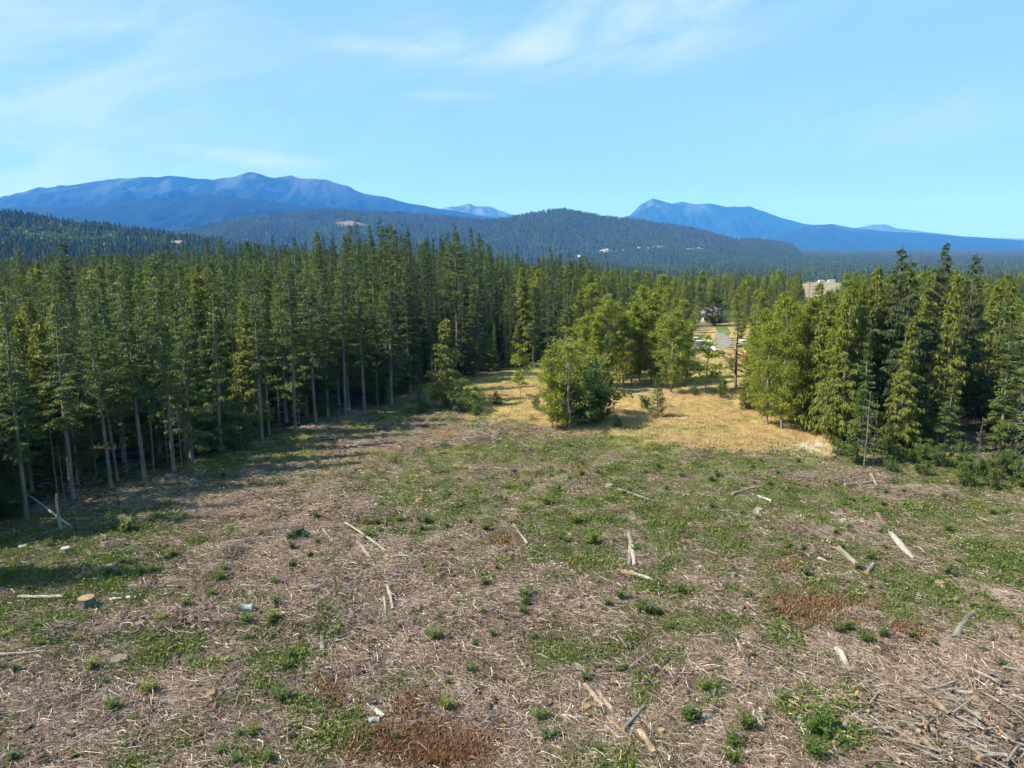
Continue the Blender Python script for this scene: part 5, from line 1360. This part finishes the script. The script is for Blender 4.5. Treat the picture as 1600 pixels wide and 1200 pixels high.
# scattered weathered branches, one by one
g_ = np.random.default_rng(123)
def random_branch(P, L_, r_, col, label, group, up=.0, ang=None, lift=.05):
    a = g_.random() * 3.14 if ang is None else ang
    d = np.array((math.cos(a), math.sin(a), up)) * L_ / 2
    A, B = P - d, P + d
    for q in (A, B): q[2] = max(q[2], float(ground_z(q[0], q[1]))) + lift
    return log(A, B, r_, r_ * (.4 + .4 * g_.random()), col, label, group, 'branch', .05, ends=False, sides=5, cat='branch')
k = 0
while k < 165:
    px = g_.random() * 1640 - 20; py = 690 + 530 * g_.random() ** 1.1
    if py < np.interp(px, *EDGE) + 8: continue
    P = hit(px, py); W = weights(np.array([P[0]]), np.array([P[1]]))
    if W[3][0] > .4 or g_.random() < W[4][0] * .7 or W[7][0] > .4: continue
    pal = (PALEW, GREYW, WHITEW, (.34, .29, .23), (.16, .12, .09), (.10, .075, .06), PALEW)[g_.integers(0, 7)]
    ang = (2.2 + g_.normal(0, .5)) if g_.random() < .55 else None
    random_branch(P, .9 + 2.6 * g_.random() ** 1.4, .020 + .045 * g_.random() ** 2, pal, 'weathered branch lying loose in the ' + region(px, py) + ' of the clear-cut', 'loose branches in the ' + region(px, py) + ' of the clear-cut', 0, ang); k += 1

# slash pile at the lower right: every larger piece its own
m_pile = MB()
for k in range(330):
    px, py = 1350 + 290 * g_.random(), 1050 + 160 * g_.random()
    if px < 1440 and py < 1075: continue
    P = hit(px, py)
    big = g_.random() < .18
    L_ = (.8 + 1.5 * g_.random()) if big else (.9 + 1.6 * g_.random())
    r_ = (.05 + .05 * g_.random()) if big else (.015 + .025 * g_.random())
    a = (2.6 + g_.normal(0, .7)); d = np.array((math.cos(a), math.sin(a), g_.normal(0, .10))) * L_ / 2
    up = np.array((0, 0, .05 + .5 * g_.random()))
    col = np.array(((.30, .265, .23), (.38, .33, .28), (.25, .20, .165), (.44, .39, .33), (.33, .25, .18))[g_.integers(0, 5)]) * .62
    if big: log(P - d + up, P + d + up, r_, r_ * .85, col, 'sawn grey brown log tangled in the slash pile at the lower right', 'logs in the slash pile', 'log', .03, (.60, .37, .19) if g_.random() < .7 else (.58, .50, .40))
    elif k % 3:
        m_pile.tube([P - d + up, P + up + g_.normal(0, .05, 3), P + d + up], [r_, r_ * .8, r_ * .5], 5, col * (.8 + .4 * g_.random()))
    else:
        hp_ = ('upper ' if py < 1120 else 'lower ') + ('left' if px < 1480 else 'right')
        log(P - d + up, P + d + up, r_, r_ * .5, col, f'grey branch tangled in the {hp_} part of the slash pile', f'branches in the {hp_} part of the slash pile', 'branch', .06, ends=False, sides=5, cat='branch')
tag(m_pile.build('brush_pile', [M_WOOD]), 'mass of smaller branches filling the slash pile at the lower right', 'brush', kind='stuff')
for (px, py, L_, ang, r_) in ((1425, 1145, 1.7, 2.9, .05), (1470, 1085, 2.0, .35, .06), (1480, 1095, 1.8, .3, .05), (1365, 1105, 1.5, .8, .06), (1500, 1120, 1.6, .6, .05), (1420, 1060, 1.4, 2.4, .03), (1590, 1105, 1.2, 2.4, .06), (1580, 1195, 1.6, .7, .06)):
    P = hit(px, py); d = np.array((math.cos(ang), math.sin(ang), .0)) * L_ / 2; up = np.array((0, 0, .5))
    log(P - d + up, P + d + up, r_, r_ * .8, (.23, .20, .17), 'long grey pole lying on top of the slash pile', 'poles on top of the slash pile', 'branch', .03, ends=False, cat='branch')
for (px, py) in ((1512, 1072), (1530, 1110), (1428, 1152), (1425, 1172), (1450, 1178), (1518, 1185), (1552, 1135), (1470, 1118), (1462, 1115), (1345, 1100), (1395, 1195), (1570, 1165), (1525, 1145), (1450, 1150)):
    P = hit(px, py); s_ = .5 + .25 * random.random(); a = -1.2 + random.random() * .9
    d = np.array((math.cos(a) * .75, math.sin(a), -.35)) * s_ / 2; up = np.array((0, 0, .42))
    log(P - d + up, P + d + up, .11 + .05 * random.random(), .12, (.22, .17, .13), 'short log butt with orange sawn face in the slash pile', 'orange faced butts in the slash pile', 'log', 0, (.60, .33, .14))

# ------------------------------------------------------------------ buildings, vehicles and yard things in the distance
M_WHITE = plain('white_siding', (.78, .78, .77), .6, .04); M_ROOF = plain('grey_roofing', (.22, .22, .23), .8, .15)
M_BROWNR = plain('brown_roofing', (.25, .18, .15), .8, .15); M_TAN = plain('tan_siding', (.50, .40, .30), .7, .08)
M_GLASS = plain('dark_window_glass', (.03, .04, .05), .1, .1, 2, .6); M_DOOR = plain('door_paint', (.18, .12, .09), .6)
M_PAINT = plain('white_vehicle_paint', (.80, .80, .80), .3, .02, 2, .5); M_TYRE = plain('tyre_rubber', (.02, .02, .02), .9); M_RIM = plain('wheel_rim', (.5, .5, .5), .4)
M_GREYP = plain('silver_vehicle_paint', (.50, .51, .53), .35, .03, 2, .5)
M_BOARD = plain('fresh_board', (.58, .33, .15), .75, .2, 3); M_POLE = plain('pole_wood', (.20, .15, .11), .9)
def house(P, w, d, h, rz, label, wall, roof, group=None, nwin=3, sc=1.0):
    r_ = empty('house', P, rz); tag(r_, label, 'house', group)
    m_ = MB(); m_.box((0, 0, h / 2 - .3), (w, d, h + .6))
    m_.add([(-w / 2, -d / 2, h), (-w / 2, d / 2, h), (-w / 2, 0, h + d * .32)], [(0, 2, 1)]); m_.add([(w / 2, -d / 2, h), (w / 2, d / 2, h), (w / 2, 0, h + d * .32)], [(0, 1, 2)])
    m_.build('wall', [wall], r_)
    q = MB(); e = .4; rise = d * .32; k = (d / 2 + e) / (d / 2)
    for s_ in (-1, 1):
        V = np.array([(-w / 2 - e, s_ * (d / 2 + e), h + rise - rise * k), (w / 2 + e, s_ * (d / 2 + e), h + rise - rise * k), (w / 2 + e, 0, h + rise), (-w / 2 - e, 0, h + rise)], float)
        q.add(np.vstack([V + (0, 0, .03), V + (0, 0, .22)]), [(0, 1, 2, 3), (4, 5, 6, 7), (0, 1, 5, 4), (1, 2, 6, 5), (2, 3, 7, 6), (3, 0, 4, 7)])
    ro = q.build('roof', [roof], r_)
    c = MB(); c.box((w * .25, d * .12, h + rise * .9), (.8, .8, 1.6)); c.build('chimney', [M_TAN], ro)
    for i in range(nwin):
        x_ = -w / 2 + w * (i + .7) / (nwin + .6)
        f = MB(); f.box((x_, -d / 2 - .03, h * .55), (1.3, .1, 1.3)); fo = f.build('window', [M_WHITE], r_)
        g2 = MB(); g2.box((x_, -d / 2 - .07, h * .55), (1.05, .06, 1.05)); g2.build('pane', [M_GLASS], fo)
    dm = MB(); dm.box((w * .36, -d / 2 - .03, 1.0), (.95, .1, 2.0)); dm.build('door', [M_DOOR], r_)
    return r_
house(hit(1106, 503), 6.5, 5, 2.4, R(-25), 'white house half hidden behind a dark tree beyond the drive', M_WHITE, M_ROOF)
house(hit(1283, 441.5), 12, 7, 3.2, R(8), 'white house at the far end of the tan field, left of its neighbour', M_WHITE, M_ROOF)
house(hit(1299, 441), 14, 7, 3.4, R(-6), 'long pale house at the far end of the tan field, right of its neighbour', M_WHITE, M_ROOF)
house(hit(275, 385.5), 26, 14, 7, R(10), 'large tan house with brown roof on the green lawn of the left hillside', M_TAN, M_BROWNR, nwin=5)
house(hit(283, 376), 9, 7, 4, R(-10), 'small pale house above the large one on the left hillside', M_WHITE, M_ROOF)
house(hit(10, 399), 14, 9, 5, R(15), 'white house among trees at the far left', M_WHITE, M_ROOF)
for (px, py) in ((963, 393), (975, 391.5), (986, 390.5), (999, 388), (1012, 388.5), (1092, 389), (905, 401)):
    house(hit(px, py), 12, 8, 5, random.random() * 3, 'tiny pale farm building far across the valley', M_WHITE, M_ROOF, 'far farm buildings across the valley', 2)
house(hit(250, 386.5), 8, 6, 3.5, R(30), 'small shed at the left end of the hillside lawn', M_TAN, M_BROWNR, nwin=1)

def wheel(parent, x, y, r_):
    m_ = MB(); m_.tube([(x, y - .11, r_), (x, y + .11, r_)], r_, 14, (1, 1, 1), 0, cap=True); o = m_.build('wheel', [M_TYRE], parent)
    q = MB(); sg = -1 if y < 0 else 1
    q.tube([(x, y + sg * .10, r_), (x, y + sg * .125, r_)], r_ * .58, 10, (1, 1, 1), 0, cap=True); q.build('rim', [M_RIM], o)
def profile_body(name, prof, w, mat, parent, taper=.9):
    m_ = MB(); n = len(prof); zt = max(p[1] for p in prof); zb = min(p[1] for p in prof)
    V = []
    for s_ in (-1, 1):
        for (x, z) in prof: V.append((x, s_ * w / 2 * (1 - (1 - taper) * (z - zb) / (zt - zb)), z))
    T = [(i, (i + 1) % n, (i + 1) % n + n, i + n) for i in range(n)]
    m_.add(V, T)
    c = np.array(prof).mean(0)
    for s_ in (0, 1):
        Vs = V[s_ * n:(s_ + 1) * n] + [(c[0], V[s_ * n][1] * .98, c[1])]
        m_.add(Vs, [(i, (i + 1) % n, n) for i in range(n)])
    return m_.build(name, [mat], parent)
def vehicle(P, rz, label, name, cat, mat, kind):
    r_ = empty(name, P, rz); tag(r_, label, cat)
    if kind == 'van':
        prof = [(-2.6, .45), (2.5, .45), (2.6, .95), (2.3, 1.25), (1.6, 2.1), (1.2, 2.25), (-2.5, 2.25), (-2.6, 2.1)]; wd = 1.95
        wins = [((1.35, 1.65), (.7, .5))]; wx = (-1.6, 1.7)
    else:
        prof = [(-2.1, .4), (2.1, .4), (2.2, .75), (1.2, .95), (.5, 1.42), (-1.1, 1.45), (-1.8, 1.0), (-2.2, .9)]; wd = 1.75
        wins = [((.15, 1.18), (.9, .34)), ((-.85, 1.18), (.7, .34))]; wx = (-1.35, 1.4)
    profile_body('body', prof, wd, mat, r_)
    for (c, s_) in wins:
        for y_ in (-1, 1):
            q = MB(); q.box((c[0], y_ * wd / 2 * .955, c[1]), (s_[0], .06, s_[1])); q.build('side_window', [M_GLASS], r_)
    q = MB()
    if kind == 'van': q.add([(2.33, -.8, 1.3), (2.33, .8, 1.3), (1.66, .78, 2.08), (1.66, -.78, 2.08)], [(0, 1, 2, 3)])
    else: q.add([(1.23, -.72, 1.0), (1.23, .72, 1.0), (.56, .68, 1.41), (.56, -.68, 1.41)], [(0, 1, 2, 3)])
    q.build('windscreen', [M_GLASS], r_)
    for x_ in wx:
        for y_ in (-1, 1): wheel(r_, x_, y_ * (wd / 2 - .06), .36)
    for y_ in (-.6, .6):
        q = MB(); q.box((prof[2][0] - .02, y_, .78), (.1, .3, .16)); q.build('headlight', [M_RIM], r_)
    return r_
vehicle(hit(1099, 549), R(-20), 'white van parked on the yard behind the open young tree', 'parked_van', 'van', M_PAINT, 'van')
vehicle(hit(1086, 537), R(35), 'silver car parked at the left end of the yard', 'parked_car', 'car', M_GREYP, 'car')
vehicle(hit(1166, 541), R(5), 'white car half hidden right of the narrow dark fir', 'parked_car', 'car', M_PAINT, 'car')
P = hit(1166, 562)
lp = empty('lumber_pile', P); tag(lp, 'heap of fresh orange boards thrown together by the yard', 'lumber')
for k in range(26):
    q = MB(); q.box((0, 0, 0), (1.6 + 1.6 * random.random(), .14 + .1 * random.random(), .05))
    o = q.build('board', [M_BOARD], lp); o.location = (random.gauss(0, .7), random.gauss(0, .6), .12 + .055 * k * .8)
    o.rotation_euler = (random.gauss(0, .15), random.gauss(0, .28), random.random() * 3.14)
P = hit(1137, 560)
lp = empty('debris_heap', P); tag(lp, 'low heap of brown and yellow scrap boards left of the orange lumber', 'scrap heap')
for k in range(18):
    q = MB(); q.box((0, 0, 0), (.8 + 1.0 * random.random(), .15 + .25 * random.random(), .06))
    o = q.build('board', [random.choice((M_BOARD, M_TAN, M_POLE))], lp); o.location = (random.gauss(0, 1.1), random.gauss(0, .7), .1 + .04 * k)
    o.rotation_euler = (random.gauss(0, .25), random.gauss(0, .3), random.random() * 3.14)
P = hit(1160, 532)
fr = empty('gate_frame', P, R(10)); tag(fr, 'pale wooden frame standing by the drive', 'frame')
for x_ in (-.8, .8):
    q = MB(); q.box((x_, 0, 1.0), (.12, .12, 2.4)); q.build('post', [M_TAN], fr)
for z_ in (2.15, 1.2):
    q = MB(); q.box((0, .09, z_), (1.9, .06, .14)); q.build('rail', [M_WHITE], fr)
P = hit(1262.5, 478)
up = empty('utility_pole', P); tag(up, 'dark utility pole standing before the tan field', 'pole')
hp = height_to(P, 441)
q = MB(); q.tube([(0, 0, -.5), (0, 0, hp)], [.17, .12], 8, (1, 1, 1), 0, cap=True); q.build('pole', [M_POLE], up)
q = MB(); q.box((0, .14, hp - .7), (2.0, .12, .14)); q.build('cross_arm', [M_POLE], up)

# ------------------------------------------------------------------ haze: one closed box of even, pale blue air round everything
HAZE_D = 0.000078
mh = bpy.data.materials.new('haze_air'); mh.use_nodes = True
nt = mh.node_tree; nt.nodes.clear()
out = nt.nodes.new('ShaderNodeOutputMaterial'); pv = nt.nodes.new('ShaderNodeVolumePrincipled')
pv.inputs['Color'].default_value = (.05, .27, 1.0, 1)
pv.inputs['Absorption Color'].default_value = (1, 1, 1, 1)
pv.inputs['Density'].default_value = HAZE_D
pv.inputs['Anisotropy'].default_value = 0.0
nt.links.new(pv.outputs[0], out.inputs['Volume'])
hb = MB(); hb.box((0, 10500, 660), (50000, 29500, 1460))
ho = hb.build('haze', [mh]); tag(ho, kind='stuff')
